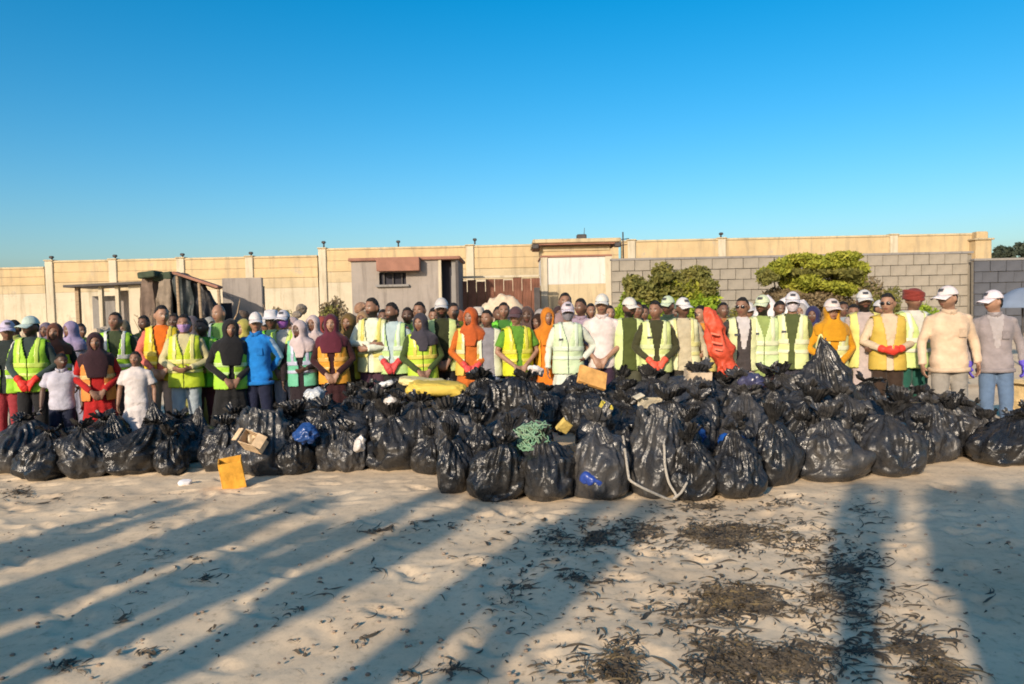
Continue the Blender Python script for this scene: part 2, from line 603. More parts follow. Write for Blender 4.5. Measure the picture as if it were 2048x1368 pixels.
# --- boundary wall far behind: ochre courses above a pale base, pilasters and lamp stubs
WD = 33.0
def wall_span(name, label, px0, px1, py0, py1, d, band_frac, piers, top_color=None, base_color=None):
    """panels between piers; py0/py1 top edge left/right in the photograph"""
    a, b = at(px0, py0, d), at(px1, py1, d)
    base = float(ground_z(0, d)) - .3
    zt = (a.z + b.z) / 2
    t = thing(name, label, 'wall', ((a.x + b.x) / 2, d, base))
    cx = (a.x + b.x) / 2
    xs = sorted([a.x] + [at(p, 500, d).x for p in piers] + [b.x])
    hb = (zt - base) * band_frac
    for i in range(len(xs) - 1):
        x0, x1 = xs[i], xs[i + 1]
        if x1 - x0 < .3:
            continue
        w = x1 - x0
        h0 = (zt - base) - hb
        mb = MB(); mb.box(((x0 + x1) / 2 - cx, 0, h0 / 2), (w, .24, h0))
        obj('base_panel', mb.mesh('base_panel', False), base_color or PALEW, t)
        # upper courses as separate shallow steps
        nc = 3
        for k in range(nc):
            mb = MB(); hh = hb / nc
            mb.box(((x0 + x1) / 2 - cx, -.012 * (k % 2) - .004, h0 + hh * (k + .5)), (w, .25, hh - .02))
            obj('upper_course', mb.mesh('upper_course', False), (top_color or OCHRE) if k != 0 else CREAMW, t)
        mb = MB(); mb.box(((x0 + x1) / 2 - cx, 0, h0 + hb / 2), (w, .20, hb))
        obj('course_core', mb.mesh('course_core', False), CREAMW, t)
        mb = MB(); mb.box(((x0 + x1) / 2 - cx, 0, zt - base + .04), (w + .02, .34, .08), bev=.02)
        obj('coping', mb.mesh('coping', False), CREAMW, t)
    for p in piers:
        x = at(p, 500, d).x
        mb = MB(); mb.box((x - cx, -.03, (zt - base + .06) / 2), (.34, .36, zt - base + .06), bev=.02)
        obj('pilaster', mb.mesh('pilaster', False), PALEW, t)
        mb = MB(); mb.box((x - cx, -.03, zt - base + .09), (.42, .44, .06), bev=.02)
        obj('pilaster_cap', mb.mesh('pilaster_cap', False), CREAMW, t)
    return t, zt, cx

def lamp_stub(px, d, z, h, label):
    x = at(px, 500, d).x
    t = thing('wall_lamp', label, 'lamp', (x, d, z), 0, 'dark lamp stubs on the boundary wall')
    mb = MB(); mb.tube([(0, 0, -.06), (0, 0, h)], [.035, .035], 8)
    obj('post', mb.mesh('post'), DARKMETAL, t)
    mb = MB(); mb.box((0, -.03, h + .04), (.17, .16, .11), bev=.03)
    obj('lamp_head', mb.mesh('lamp_head', False), DARKMETAL, t)

w1, z1, _ = wall_span('boundary_wall', 'lowest ochre wall section at the far left', -260, 92, 542, 540, WD, .30, [-90])
w2, z2, _ = wall_span('boundary_wall', 'long ochre and cream wall section left of the grey hut', 98, 636, 527, 513, WD - .1, .34, [101, 228, 363, 500])
w3, z3, _ = wall_span('boundary_wall', 'ochre and cream wall section behind the grey hut and gatehouse', 642, 1236, 501, 489, WD, .34, [646, 940])
w4, z4, _ = wall_span('boundary_wall', 'tall ochre wall section above the grey block wall', 1242, 1962, 479, 476, WD, .62, [1262, 1442, 1784])
for i, (p, nm) in enumerate(((101, 'above the leftmost pilaster'), (228, 'above the open-fronted shack'), (363, 'above the dark tarpaulin heap'), (500, 'above the grey panel'))):
    lamp_stub(p + 2, WD - .1, z2 + .12, .08, 'small dark lamp on the ochre wall ' + nm)
lamp_stub(648, WD, z3 + .20, .12, 'small dark lamp on the wall step left of the grey hut')
lamp_stub(797, WD, z3 + .06, .22, 'thin dark lamp rising above the grey hut roof')
lamp_stub(950, WD, z3 + .20, .10, 'small dark lamp right of the grey hut')
lamp_stub(1442, WD, z4 + .20, .05, 'small dark lamp on the tall ochre wall above the gap between bushes')
mbx = MB(); c = at(1955, 480, WD - .15)
mbx.box((0, 0, 1.1), (.7, .6, 3.0), bev=.03); mbx.box((0, 0, 2.72), (.5, .45, .35), bev=.04)
t = thing('corner_pillar', 'stepped ochre corner pillar where the tall wall ends', 'pillar', (c.x, WD - .3, c.z - 2.55))
obj('shaft', mbx.mesh('shaft', False), OCHRE, t)
mbx = MB(); mbx.box((0, 0, 2.55), (.86, .76, .08), bev=.02)
obj('cap', mbx.mesh('cap', False), CREAMW, t)

# --- grey block wall in front of it on the right, block by block
def block_wall(name, label, px0, px1, pyt, d, mat, bw=.52, bh=.36, rz=0.0, seed=1):
    a, b = at(px0, pyt, d), at(px1, pyt, d)
    base = float(ground_z(0, d)) - .15
    zt = a.z
    L_ = b.x - a.x
    t = thing(name, label, 'wall', (a.x, d, base), rz)
    nr = max(1, round((zt - base) / bh)); bh = (zt - base) / nr
    mb = MB(); mb.box((L_ / 2, .02, (zt - base) / 2 - .01), (L_ - .01, .12, zt - base - .02))
    obj('mortar_core', mb.mesh('mortar_core', False), MORTAR, t)
    rr = random.Random(seed)
    protos = []
    for k in range(5):
        m = MB(); m.box((0, 0, 0), (bw - .018, .20, bh - .018), bev=.007)
        me = m.mesh('block', False)
        co = get_co(me); co += vnoise(co * 9 + k * 7, k) [:, None] * .006; set_co(me, co)
        protos.append(me)
    half = MB(); half.box((0, 0, 0), (bw / 2 - .018, .20, bh - .018), bev=.007)
    half = half.mesh('block', False)
    for r_ in range(nr):
        x = 0
        first = True
        while x < L_ - .12:
            w = bw / 2 if (first and r_ % 2) else bw
            first = False
            if x + w > L_ + .05:
                w = bw / 2
            if x + w > L_ + .05:
                break
            o = obj('block', half if w < bw else rr.choice(protos), mat, t)
            o.location = (x + w / 2, -.02 + rr.uniform(-.012, .012), bh * (r_ + .5))
            o.rotation_euler = (rr.uniform(-.01, .01), 0, rr.uniform(-.012, .012))
            x += w
    mb = MB(); mb.box((L_ / 2, 0, zt - base + .035), (L_ + .04, .28, .07), bev=.015)
    obj('coping', mb.mesh('coping', False), CONC2, t)
    return t
BWD = 25.0
block_wall('block_wall', 'grey concrete block wall behind the bushes', 1222, 1942, 522, BWD, BLOCKM, seed=3)
block_wall('block_wall', 'grey block wall with painted-in shade at the right picture edge', 1945, 2200, 522, BWD - .4, BLOCK_SHADE, seed=4)

# --- white gatehouse with projecting roof slab
def gatehouse():
    d = 27.0
    a, b = at(1082, 500, d), at(1222, 500, d)
    W = b.x - a.x
    base = float(ground_z(0, d)) - .05
    zr = at(1150, 487, d).z
    H = zr - base
    t = thing('gatehouse', 'white and ochre gatehouse with flat projecting roof slab', 'building', ((a.x + b.x) / 2, d, base))
    D = 2.6
    zf, zw = at(1150, 514, d).z - base, at(1150, 568, d).z - base
    mb = MB(); mb.box((0, D / 2, zw / 2), (W, D, zw)); obj('lower_wall', mb.mesh('lower_wall', False), CREAMW, t)
    mb = MB(); mb.box((0, D / 2 - .004, (zw + zf) / 2), (W - .02, D, zf - zw - .004)); obj('upper_wall', mb.mesh('upper_wall', False), WHITEW, t)
    mb = MB(); mb.box((0, D / 2 - .04, zf + .035), (W + .06, D + .04, .07), bev=.01); obj('string_course', mb.mesh('string_course', False), BROWNP, t)
    mb = MB(); mb.box((0, D / 2, (zf + .07 + H) / 2), (W - .04, D - .02, H - zf - .07)); obj('frieze', mb.mesh('frieze', False), OCHRE, t)
    mb = MB(); mb.box((0, D / 2 - .035, (zf + .07 + H) / 2 + .02), (W - .1, D, .14)); obj('frieze_band', mb.mesh('frieze_band', False), CREAMW, t)
    for s in (-1, 1):
        mb = MB(); mb.box((s * (W / 2 - .10), -.02, zw / 2 + (zf - zw) / 2 + .0), (.24, .10, zf - .004), bev=.01); obj('corner_pier', mb.mesh('corner_pier', False), PALEW, t)
    mb = MB(); mb.box((0, D / 2 - .1, H + .07), (W + .62, D + .7, .14), bev=.02); r = obj('roof', mb.mesh('roof', False), CREAMW, t)
    mb = MB(); mb.box((0, D / 2 - .1, H - .03), (W + .5, D + .55, .06)); obj('roof_soffit', mb.mesh('roof_soffit', False), BROWNP, r)
    for s in (-1, 1):
        mb = MB(); mb.box((s * (W / 2 + .2), -.25, H - .10), (.22, .30, .16), bev=.02); obj('eave_bracket', mb.mesh('eave_bracket', False), DARKMETAL, r)
    x = at(1166, 470, d).x - (a.x + b.x) / 2
    mb = MB(); mb.box((x, .6, H + .27), (.36, .3, .22), bev=.03); mb.tube([(x, .6, H + .12), (x, .6, H + .3)], [.03, .03], 8)
    tank = thing('floodlight', 'dark floodlight standing on the gatehouse roof', 'lamp', (0, 0, 0))
    tank.location = (t.location.x, t.location.y, t.location.z)
    obj('housing', mb.mesh('housing', False), DARKMETAL, tank)
    mb = MB(); mb.tube([(x + .1, .6, H + .38), (x + .12, .6, H + .62)], [.012, .008], 6); obj('aerial', mb.mesh('aerial'), DARKMETAL, tank)
gatehouse()
pp = at(1246, 480, 27.5)
tt = thing('antenna_pole', 'thin dark antenna pole right of the gatehouse roof', 'pole', (pp.x, 27.5, .3))
mb = MB(); mb.tube([(0, 0, 0), (0, 0, at(1246, 464, 27.5).z - .3)], [.035, .025], 8); obj('mast', mb.mesh('mast'), DARKMETAL, tt)
mb = MB(); mb.tube([(-.22, 0, 3.75), (.22, 0, 3.8)], [.015, .015], 6); mb.tube([(-.16, 0, 3.55), (.16, 0, 3.58)], [.015, .015], 6); obj('crossbar', mb.mesh('crossbar'), DARKMETAL, tt)

# --- grey hut with brown parapet
def hut():
    d = 23.5
    a, b = at(702, 520, d), at(916, 520, d)
    xm = at(880, 520, d).x
    base = float(ground_z(0, d)) - .05
    H = at(800, 521, d).z - base
    cx = (a.x + b.x) / 2
    t = thing('hut', 'grey concrete hut with brown parapet panel and one dark window', 'building', (cx, d, base), 0)
    D = 2.4
    X0, X1, XM = a.x - cx, b.x - cx, xm - cx
    wx0, wx1 = at(758, 550, d).x - cx, at(812, 550, d).x - cx
    wz0, wz1 = at(780, 569, d).z - base, at(780, 545, d).z - base
    th = .22
    def wallbox(x0, x1, z0, z1, y0=0, y1=th, mat=CONC, nm='wall'):
        mb = MB(); mb.box(((x0 + x1) / 2, (y0 + y1) / 2, (z0 + z1) / 2), (x1 - x0, y1 - y0, z1 - z0)); return obj(nm, mb.mesh(nm, False), mat, t)
    wallbox(X0, wx0, 0, H); wallbox(wx1, XM, 0, H); wallbox(wx0, wx1, 0, wz0); wallbox(wx0, wx1, wz1, H)
    wallbox(X0, X1, 0, H, D - th, D, CONC2); wallbox(X0, X0 + th, 0, H, th, D - th, CONC2); wallbox(X1 - th, X1, 0, H, .12, D - th, CONC2)
    wallbox(X0 + .2, X1 - .2, 0, H, D * .6, D * .6 + .05, INTERIOR_SHADE, 'inner_partition')
    # door bay in shade on the right: jambs and a dark sheet painting the open doorway's shade
    wallbox(XM + .02, X1 - .02, .0, H - .02, .45, .50, INTERIOR_SHADE, 'doorway_shade')
    wallbox(XM - .06, XM + .03, 0, H, -.03, th, PALEW, 'door_jamb')
    wallbox(X1 - .09, X1, 0, H, 0, .118, DARKMETAL, 'door_jamb')
    mb = MB(); mb.tube([(XM + .33, .36, .1), (XM + .36, .38, H - .5)], [.05, .05], 8); obj('downpipe', mb.mesh('downpipe'), CONC2, t)
    # window
    w = wallbox(wx0, wx1, wz0, wz1, .14, .16, INTERIOR_SHADE, 'window')
    for k in range(3):
        x = wx0 + (wx1 - wx0) * (k + .5) / 3
        mb = MB(); mb.box((x, .09, (wz0 + wz1) / 2), (.04, .05, wz1 - wz0)); obj('window_bar', mb.mesh('bar', False), DARKMETAL, w)
    mb = MB(); mb.box(((wx0 + wx1) / 2, -.05, wz0 - .04), (wx1 - wx0 + .2, .14, .07), bev=.01); obj('sill', mb.mesh('sill', False), CONC2, w)
    wallbox(X0 + .02, wx0, 0, .9, -.015, 0.0, CONC2, 'render_patch')
    # roof slab and parapet
    mb = MB(); mb.box(((X0 + X1) / 2, D / 2, H + .05), (X1 - X0 + .16, D + .2, .10), bev=.02); r = obj('roof', mb.mesh('roof', False), BROWNP, t)
    p0, p1 = at(757, 530, d).x - cx, at(842, 530, d).x - cx
    pz0, pz1 = at(800, 543, d).z - base, at(800, 516, d).z - base
    mb = MB(); mb.box(((p0 + p1) / 2, -.22, (pz0 + pz1) / 2), (p1 - p0, .40, pz1 - pz0), bev=.02); obj('parapet_panel', mb.mesh('parapet_panel', False), BROWNP, t)
    # low render band
    mb = MB(); mb.box(((wx1 + XM) / 2 + .1, -.012, .55), (XM - wx1 - .4, .02, 1.0)); obj('render_patch', mb.mesh('render_patch', False), CONC2, t)
hut()

# --- rusty corrugated fence between hut and gatehouse
def fence():
    d = 25.5
    a, b = at(916, 563, d), at(1080, 555, d)
    base = float(ground_z(0, d)) - .05
    t = thing('sheet_fence', 'rusty brown corrugated sheet fence beside the gatehouse', 'fence', (a.x, d, base))
    n = 9
    L_ = b.x - a.x
    for k in range(n):
        x0, x1 = L_ * k / n + .01, L_ * (k + 1) / n - .01
        z = (a.z + (b.z - a.z) * (k + .5) / n) - base
        vs, fs = [], []
        m_ = 18
        for lay in (0, 1):
            for i in range(m_):
                x = x0 + (x1 - x0) * i / (m_ - 1)
                y = .03 * math.sin(i * math.pi / 1.5) + .02 * (k % 2) + .012 * lay
                vs += [(x, y, 0.02), (x, y, z + .04 * math.sin(k * 2.3))]
        for lay in (0, 1):
            o = lay * m_ * 2
            for i in range(m_ - 1):
                q = (o + 2 * i, o + 2 * i + 2, o + 2 * i + 3, o + 2 * i + 1)
                fs.append(q if lay == 0 else q[::-1])
        for i in range(m_ - 1):
            fs.append((2 * i + 1, 2 * i + 3, m_ * 2 + 2 * i + 3, m_ * 2 + 2 * i + 1))
        obj('sheet', grid_mesh('sheet', np.array(vs), fs, False), RUST, t)
    for k in range(n + 1):
        mb = MB(); mb.box((L_ * k / n, .09, .9), (.07, .07, 1.8)); obj('post', mb.mesh('post', False), WOOD, t)
    mb = MB(); mb.box((L_ / 2, .02, (a.z + b.z) / 2 - base + .10), (L_, .16, .07), bev=.01); obj('top_rail', mb.mesh('top_rail', False), PALEW, t)
    mb = MB(); mb.box((L_ - .12, -.06, .95), (.20, .1, 1.9)); obj('end_post', mb.mesh('end_post', False), DARKMETAL, t)
fence()

# --- lumpy heaps and draped covers
def heap(name, label, px, pyt, d, w, dep, mat, cat, amp=.25, seed=0, hmin=.25, tilt=0.0, spiky=0.0):
    c = at(px, pyt, d)
    z0 = gz(c.x, d)
    h = max(c.z - z0, hmin)
    n, m_ = 40, 16
    vs, fs = [], []
    for i in range(m_ + 1):
        ph = math.pi / 2 * i / m_
        for j in range(n):
            a = 2 * math.pi * j / n
            vs.append((math.cos(ph) ** .75 * math.cos(a) * w / 2, math.cos(ph) ** .75 * math.sin(a) * dep / 2, math.sin(ph) ** .9 * h))
    v = np.array(vs)
    nd = fbm(v * 1.6 + seed * 9.1, 4, seed)
    rd = ridged(v * 1.3 + seed * 3.3, 3, seed + 2) - .7
    k = 1 + amp * nd * .45 + spiky * rd * .25
    v[:, :2] *= k[:, None]
    v[:, 2] *= (1 + amp * .4 * nd + .04 * fbm(v * 7 + seed, 3, seed + 6) + tilt * v[:, 0] / w)
    v[:, 2] = np.where(v[:, 2] < .02, -.08, v[:, 2])
    for i in range(m_):
        for j in range(n):
            fs.append((i * n + j, i * n + (j + 1) % n, (i + 1) * n + (j + 1) % n, (i + 1) * n + j))
    o = obj(name, grid_mesh(name, v, fs), mat)
    o.location = (c.x, d, z0)
    tag(o, label, cat)
    return o
def draped(name, label, cat, prof, d, dep, mat, folds, seed, amp=.05):
    """cover hung over a frame: prof is (px, py) along its top edge; front, top, back and ends as one cloth"""
    pts = [at(px, py, d) for px, py in prof]
    xs, zs = np.array([p.x for p in pts]), np.array([p.z for p in pts])
    z0 = gz(float(xs.mean()), d) - .05
    n, rows = 90, 26
    X_ = np.linspace(xs[0], xs[-1], n)
    T_ = np.interp(X_, xs, zs)
    V, F = [], []
    for i in range(rows):
        u = i / (rows - 1)
        for j in range(n):
            top = T_[j] - z0
            if u < .6:
                q = u / .6; y = -dep / 2 * (1.25 - .25 * q); z = top * q
            else:
                q = (u - .6) / .4; y = -dep / 2 + dep * q; z = top * (1 - .10 * math.sin(q * 3.14) * 0 + .05 * math.sin(q * 3.14))
            V.append((X_[j], y, z))
    V = np.array(V)
    f_ = np.sin(V[:, 0] * folds + 2.2 * vnoise(V * 2.2, seed)) * amp * smooth(1.0, .1, V[:, 2] / max(T_.max() - z0, .1))
    V[:, 1] += f_ + amp * 1.2 * fbm(V * 3.1, 3, seed + 1)
    V[:, 2] += amp * .6 * fbm(V * 4.0, 3, seed + 5) * (V[:, 2] > .2)
    for i in range(rows - 1):
        for j in range(n - 1):
            a = i * n + j
            F.append((a, a + 1, a + n + 1, a + n))
    cx = float(xs.mean())
    V[:, 0] -= cx
    k = len(V)
    # end curtains
    for side in (0, n - 1):
        col = V[side::n][:rows]
        base = len(V)
        low = col.copy(); low[:, 2] = 0
        V = np.vstack([V, col, low])
        for i in range(rows - 1):
            q = (base + i, base + i + 1, base + rows + i + 1, base + rows + i)
            F.append(q if side == 0 else q[::-1])
    o = obj(name, grid_mesh(name, V, F), mat)
    o.location = (cx, d, z0)
    return tag(o, label, cat)
def slab_part(nm, p0, p1, d, dep, th, mat, t):
    """board between two photo points, in the frame of thing t"""
    a, b = at(*p0, d), at(*p1, d)
    L_ = (b - a).length
    mb = MB(); mb.box((0, 0, 0), (L_, dep, th), bev=min(.02, th * .3), rot=Matrix.Rotation(-math.atan2(b.z - a.z, b.x - a.x), 3, 'Y'))
    o = obj(nm, mb.mesh(nm, False), mat, t)
    o.location = (a + b) / 2 - t.location
    return o
GREEND = plain('dark_green_canvas', (.035, .05, .03), .8, .4, 4, .5, 14)
BROWNC = plain('brown_sacking', (.13, .095, .075), .9, .3, 5, .5, 16)
TANC = plain('tan_sacking', (.21, .17, .13), .9, .3, 5, .5, 16)
d_ = 19.0
c = at(396, 600, d_)
ln = thing('lean_to', 'dark lean-to with sloping plank roof left of the grey panel', 'shack', (c.x, d_, gz(c.x, d_)))
for k in range(4):
    slab_part('roof_plank', (349 + k, 545 + k * .8), (441 - k, 575 + k * .6), d_ - .5 + k * .34, .32, .06, WOOD if k % 2 else BROWNP, ln)
for px, py in ((354, 552), (398, 566), (437, 578)):
    a = at(px, py, d_ - .55); z0 = gz(a.x, d_ - .55)
    mb = MB(); mb.tube([(0, 0, 0), (.03, 0, (a.z - z0) * .5), (0, 0, a.z - z0)], [.05, .045, .04], 8)
    o = obj('post', mb.mesh('post'), WOOD, ln); o.location = Vector((a.x, d_ - .55, z0)) - ln.location
mb = MB(); mb.box((0, .75, .8), (1.15, .06, 1.7)); obj('interior_shade_sheet', mb.mesh('interior_shade_sheet', False), INTERIOR_SHADE, ln)  # dark sheet paints in the shade under the lean-to roof
draped('tarpaulin', 'dark green tarpaulin hanging below the lean-to roof', 'tarpaulin', [(352, 560), (356, 553), (372, 558), (386, 564), (392, 600)], d_ - .25, .25, TARPD, 30, 4, .08)
draped('tarpaulin', 'black plastic sheet hanging slack at the lean-to opening', 'tarpaulin', [(384, 612), (392, 568), (408, 574), (424, 596), (432, 612)], d_ - .1, .25, plain('black_sheet', (.02, .02, .024), .45, .4, 3, .5, 12), 26, 14, .09)
draped('sacking_curtain', 'brown sacking hung left of the lean-to', 'sacking', [(286, 600), (289, 562), (300, 558), (312, 562), (316, 610)], 19.2, .3, BROWNC, 34, 9, .06)
draped('sacking_curtain', 'tan sacking hung between brown sacking and the lean-to', 'sacking', [(318, 610), (322, 566), (332, 560), (344, 562), (349, 620)], 19.1, .3, TANC, 34, 19, .06)
cc_ = at(316, 556, 19.2)
cv = thing('green_canopy', 'ragged dark green canopy above the hanging sacking', 'canopy', (cc_.x, 19.2, gz(cc_.x, 19.2)))
for k, (p0, p1, tz) in enumerate((((284, 552), (318, 548), .16), ((314, 556), (350, 551), .20), ((300, 547), (334, 552), .10))):
    o = slab_part('canvas_sheet', p0, p1, 19.0 + .25 * k, .5, tz, GREEND, cv)
for px in (287, 348):
    a = at(px, 556, 19.3); z0 = gz(a.x, 19.3)
    mb = MB(); mb.tube([(0, 0, 0), (0, 0, a.z - z0)], [.05, .04], 8); o = obj('post', mb.mesh('post'), WOOD, cv); o.location = Vector((a.x, 19.3, z0)) - cv.location
heap('canvas_cover', 'white canvas cover behind the masked man on the right', 1590, 600, 14.5, 1.1, .9, TARPW, 'canvas', .25, 5)
heap('canvas_cover', 'small white canvas peak left of the masked man', 1530, 604, 14.8, .7, .7, TARPW, 'canvas', .3, 8)
pu = at(2046, 575, 16.0)
um = thing('beach_umbrella', 'grey-blue beach umbrella behind the last man at the right', 'umbrella', (pu.x, 16.0, gz(pu.x, 16.0)))
hu = pu.z - gz(pu.x, 16.0)
mb = MB(); mb.tube([(0, 0, -.1), (0, 0, hu)], [.022, .018], 8); obj('pole', mb.mesh('pole'), DARKMETAL, um)
vs, fs = [], []
for lay in (0, 1):
    for i in range(7):
        for j in range(32):
            a = 2 * math.pi * j / 32; q = i / 6
            r_ = .62 * q * (1 - .05 * q * (math.cos(a * 4) ** 2))
            vs.append((math.cos(a) * r_, math.sin(a) * r_, hu - .42 * q ** 1.8 - .012 * lay))
for lay in (0, 1):
    o_ = lay * 224
    for i in range(6):
        for j in range(32):
            f = (o_ + i * 32 + j, o_ + i * 32 + (j + 1) % 32, o_ + (i + 1) * 32 + (j + 1) % 32, o_ + (i + 1) * 32 + j)
            fs.append(f[::-1] if lay == 0 else f)
obj('canopy', grid_mesh('canopy', np.array(vs), fs), plain('blue_grey_canvas', (.16, .20, .27), .7, .15, 2.0), um)

def rubble(name, label, px, pyt, d, w, n, mat, seed, big=.30):
    """heap of separate broken stones"""
    rr = random.Random(seed)
    c = at(px, pyt, d)
    z0 = gz(c.x, d)
    h = max(c.z - z0, .25)
    t = thing(name, label, 'rubble', (c.x, d, z0))
    for k in range(n):
        u = rr.uniform(-1, 1)
        v = rr.random()
        lim = h * (1 - abs(u) ** 1.6)
        r_ = rr.uniform(.4, 1.0) * big
        mb = MB()
        mb.ball((0, 0, 0), (r_, r_ * rr.uniform(.6, .9), r_ * rr.uniform(.45, .75)), 14, 9)
        q = np.array(mb.v)
        q = q * (1 + .30 * vnoise(q * 4.5 + k * 7, seed) + .12 * vnoise(q * 12 + k, seed))[:, None]
        q = np.round(q / (r_ * .5) * 2) / 2 * r_ * .5 * .35 + q * .65
        o = obj('stone', grid_mesh('stone', q, mb.f, False), mat, t)
        o.location = (u * w / 2, rr.uniform(-.35, .35), max(.03, lim * v - r_ * .25))
        o.rotation_euler = (rr.uniform(-.4, .4), rr.uniform(-.5, .5), rr.uniform(0, 6.28))
rubble('rubble_pile', 'low heap of pale stones below the open-fronted shack', 205, 606, 17.0, 2.0, 22, SANDY, 12)
rubble('rubble_pile', 'low heap of pale stones at the far left behind the mint cap', 40, 618, 16.5, 1.8, 18, SANDY, 13)
rubble('rubble_pile', 'heap of stones right of the grey hut', 948, 596, 19.0, 1.3, 14, SANDY, 14)
rubble('rubble_pile', 'heap of stones between the two men at the right', 1955, 606, 13.0, 1.1, 14, SANDY, 15, .22)
rubble('rubble_pile', 'reddish stones behind the tall bearded man', 722, 604, 16.5, 2.4, 34, plain('red_earth', (.24, .14, .09), .95, .25, 4, .6, 18), 16, .18)
rubble('rubble_pile', 'grey stones and scrap right of the grey panel', 590, 606, 17.5, 1.9, 26, plain('grey_rubble', (.20, .17, .14), .95, .3, 4, .6, 18), 31, .2)
rubble('rubble_pile', 'dark scrap heap under the grey panel', 480, 616, 17.2, 1.6, 22, plain('dark_rubble', (.09, .07, .06), .9, .4, 4, .6, 18), 32, .2)
heap('sand_pile', 'pale sand pile in front of the rusty fence', 1005, 586, 20.0, 1.5, .8, SANDY, 'sand pile', .15, 11)

# --- upturned teal boat behind the amber scarf
def boat():
    c = at(1705, 612, 14.0)
    t = thing('rowing_boat', 'teal rowing boat on the sand behind the amber headscarf', 'boat', (c.x, 14.0, gz(c.x, 14.0)), R(8))
    vs, fs = [], []
    n, m_ = 13, 9
    for i in range(n):
        u = i / (n - 1) * 2 - 1
        half = .42 * (1 - abs(u) ** 2.6) + .02
        for j in range(m_):
            a = math.pi * j / (m_ - 1)
            vs.append((u * 1.15, -math.cos(a) * half, .82 + .14 * u * u - math.sin(a) * .52 * (1 - .45 * u * u)))
    for i in range(n - 1):
        for j in range(m_ - 1):
            fs.append((i * m_ + j, i * m_ + j + 1, (i + 1) * m_ + j + 1, (i + 1) * m_ + j))
    k = len(vs)
    v = np.array(vs); v2 = v * np.array((.97, .88, 1)) + np.array((0, 0, .035))
    f2 = [tuple(i + k for i in f[::-1]) for f in fs]
    obj('hull', grid_mesh('hull', np.vstack([v, v2]), fs + f2), TEAL, t)
    for s in (-1, 1):
        pts = [(q[0], q[1] * 1.02, q[2] + .02) for q in v[(0 if s < 0 else m_ - 1)::m_]]
        mb = MB(); mb.tube(pts, [.03] * len(pts), 8, up=(0, 0, 1)); obj('gunwale', mb.mesh('gunwale'), plain('pale_teal_paint', (.30, .52, .52), .6, .15, 3) if s < 0 else TEAL, t)
    for x in (-.4, .4):
        mb = MB(); mb.box((x, 0, .74), (.2, .66, .04), bev=.01); obj('thwart', mb.mesh('thwart', False), WOOD, t)
    for x in (-.6, .6):
        mb = MB(); mb.box((x, 0, .15), (.16, .7, .34), bev=.02); obj('cradle', mb.mesh('cradle', False), WOOD, t)
boat()

# --- open-fronted shack, far left
def shack():
    d = 21.0
    a, b = at(150, 570, d), at(288, 566, d)
    base = gz(a.x, d)
    H = at(220, 572, d).z - base
    L_ = b.x - a.x
    t = thing('shack', 'open-fronted shack with thin dark roof at the left', 'shack', (a.x, d, base))
    for k, x in enumerate((.04, L_ * .36, L_ * .60, L_ * .86)):
        mb = MB(); mb.box((x, .05, H / 2), (.10 if k < 3 else .34, .12, H)); obj('post', mb.mesh('post', False), PALEW if k else WOOD, t)
    mb = MB(); mb.box((L_ / 2, .5, H + .04), (L_ + .4, 1.5, .07), bev=.01, rot=Matrix.Rotation(R(-1.6), 3, 'Y')); obj('roof', mb.mesh('roof', False), DARKMETAL, t)
    mb = MB(); mb.box((L_ * .20, .75, H * .45), (L_ * .34, .06, H * .86)); obj('back_panel', mb.mesh('back_panel', False), CONC2, t)
    mb = MB(); mb.box((L_ * .49, .78, H * .5), (L_ * .22, .06, H * .9)); obj('back_panel', mb.mesh('back_panel', False), CONC, t)
    mb = MB(); mb.box((L_ * .73, .72, H * .62), (L_ * .24, .06, H * .6)); obj('back_panel', mb.mesh('back_panel', False), CREAMW, t)
    mb = MB(); mb.box((L_ * .72, .1, H * .42), (L_ * .30, .08, .07)); obj('counter_rail', mb.mesh('counter_rail', False), WOOD, t)
    mb = MB(); mb.box((L_ * .22, -.15, .20), (L_ * .5, .5, .32), bev=.05, rot=Matrix.Rotation(R(-6), 3, 'Y')); obj('bench', mb.mesh('bench', False), CONC, t)
shack()

# --- plain grey panel and driftwood left of centre
c = at(485, 560, 20.5)
g_ = thing('grey_panel', 'plain grey concrete panel right of the dark tarpaulin', 'panel', (c.x, 20.5, gz(c.x, 20.5)))
hh = at(485, 556, 20.5).z - gz(c.x, 20.5); ww = at(526, 556, 20.5).x - at(446, 556, 20.5).x
mb = MB(); mb.box((0, 0, hh / 2), (ww, .12, hh), bev=.02); obj('slab', mb.mesh('slab', False), CONC, g_)
for s in (-1, 1):
    mb = MB(); mb.box((s * (ww / 2 - .08), .16, hh * .45), (.1, .16, hh * .9)); obj('post', mb.mesh('post', False), WOOD, g_)

def driftwood(name, label, px, py, d, n, spread, up, seed):
    rr = random.Random(seed)
    c = at(px, py, d)
    z0 = gz(c.x, d)
    t = thing(name, label, 'branches', (c.x, d, z0))
    for k in range(n):
        p = Vector((rr.uniform(-spread, spread) * .5, rr.uniform(-.25, .25), .03))
        dr = Vector((rr.uniform(-1, 1), rr.uniform(-.4, .4), rr.uniform(.25, 1.1) * up)).normalized()
        pts, rad = [p], [rr.uniform(.03, .06)]
        L_ = rr.uniform(.6, 1.5) * up
        for i in range(1, 6):
            dr = (dr + Vector((rr.uniform(-.35, .35), rr.uniform(-.3, .3), rr.uniform(-.25, .3)))).normalized()
            pts.append(pts[-1] + dr * L_ / 5); rad.append(rad[0] * (1 - i / 6.5))
        m_ = MB(); m_.tube(pts, rad, 7)
        for q in range(2):
            i = rr.choice((2, 3))
            e = (dr + Vector((rr.uniform(-1, 1), rr.uniform(-.5, .5), rr.uniform(-.2, .8)))).normalized()
            m_.tube([pts[i], pts[i] + e * L_ * .15, pts[i] + e * L_ * .3 + Vector((0, 0, .04))], [rad[i] * .7, rad[i] * .5, .006], 6)
        obj('branch', m_.mesh('branch'), WOOD, t)
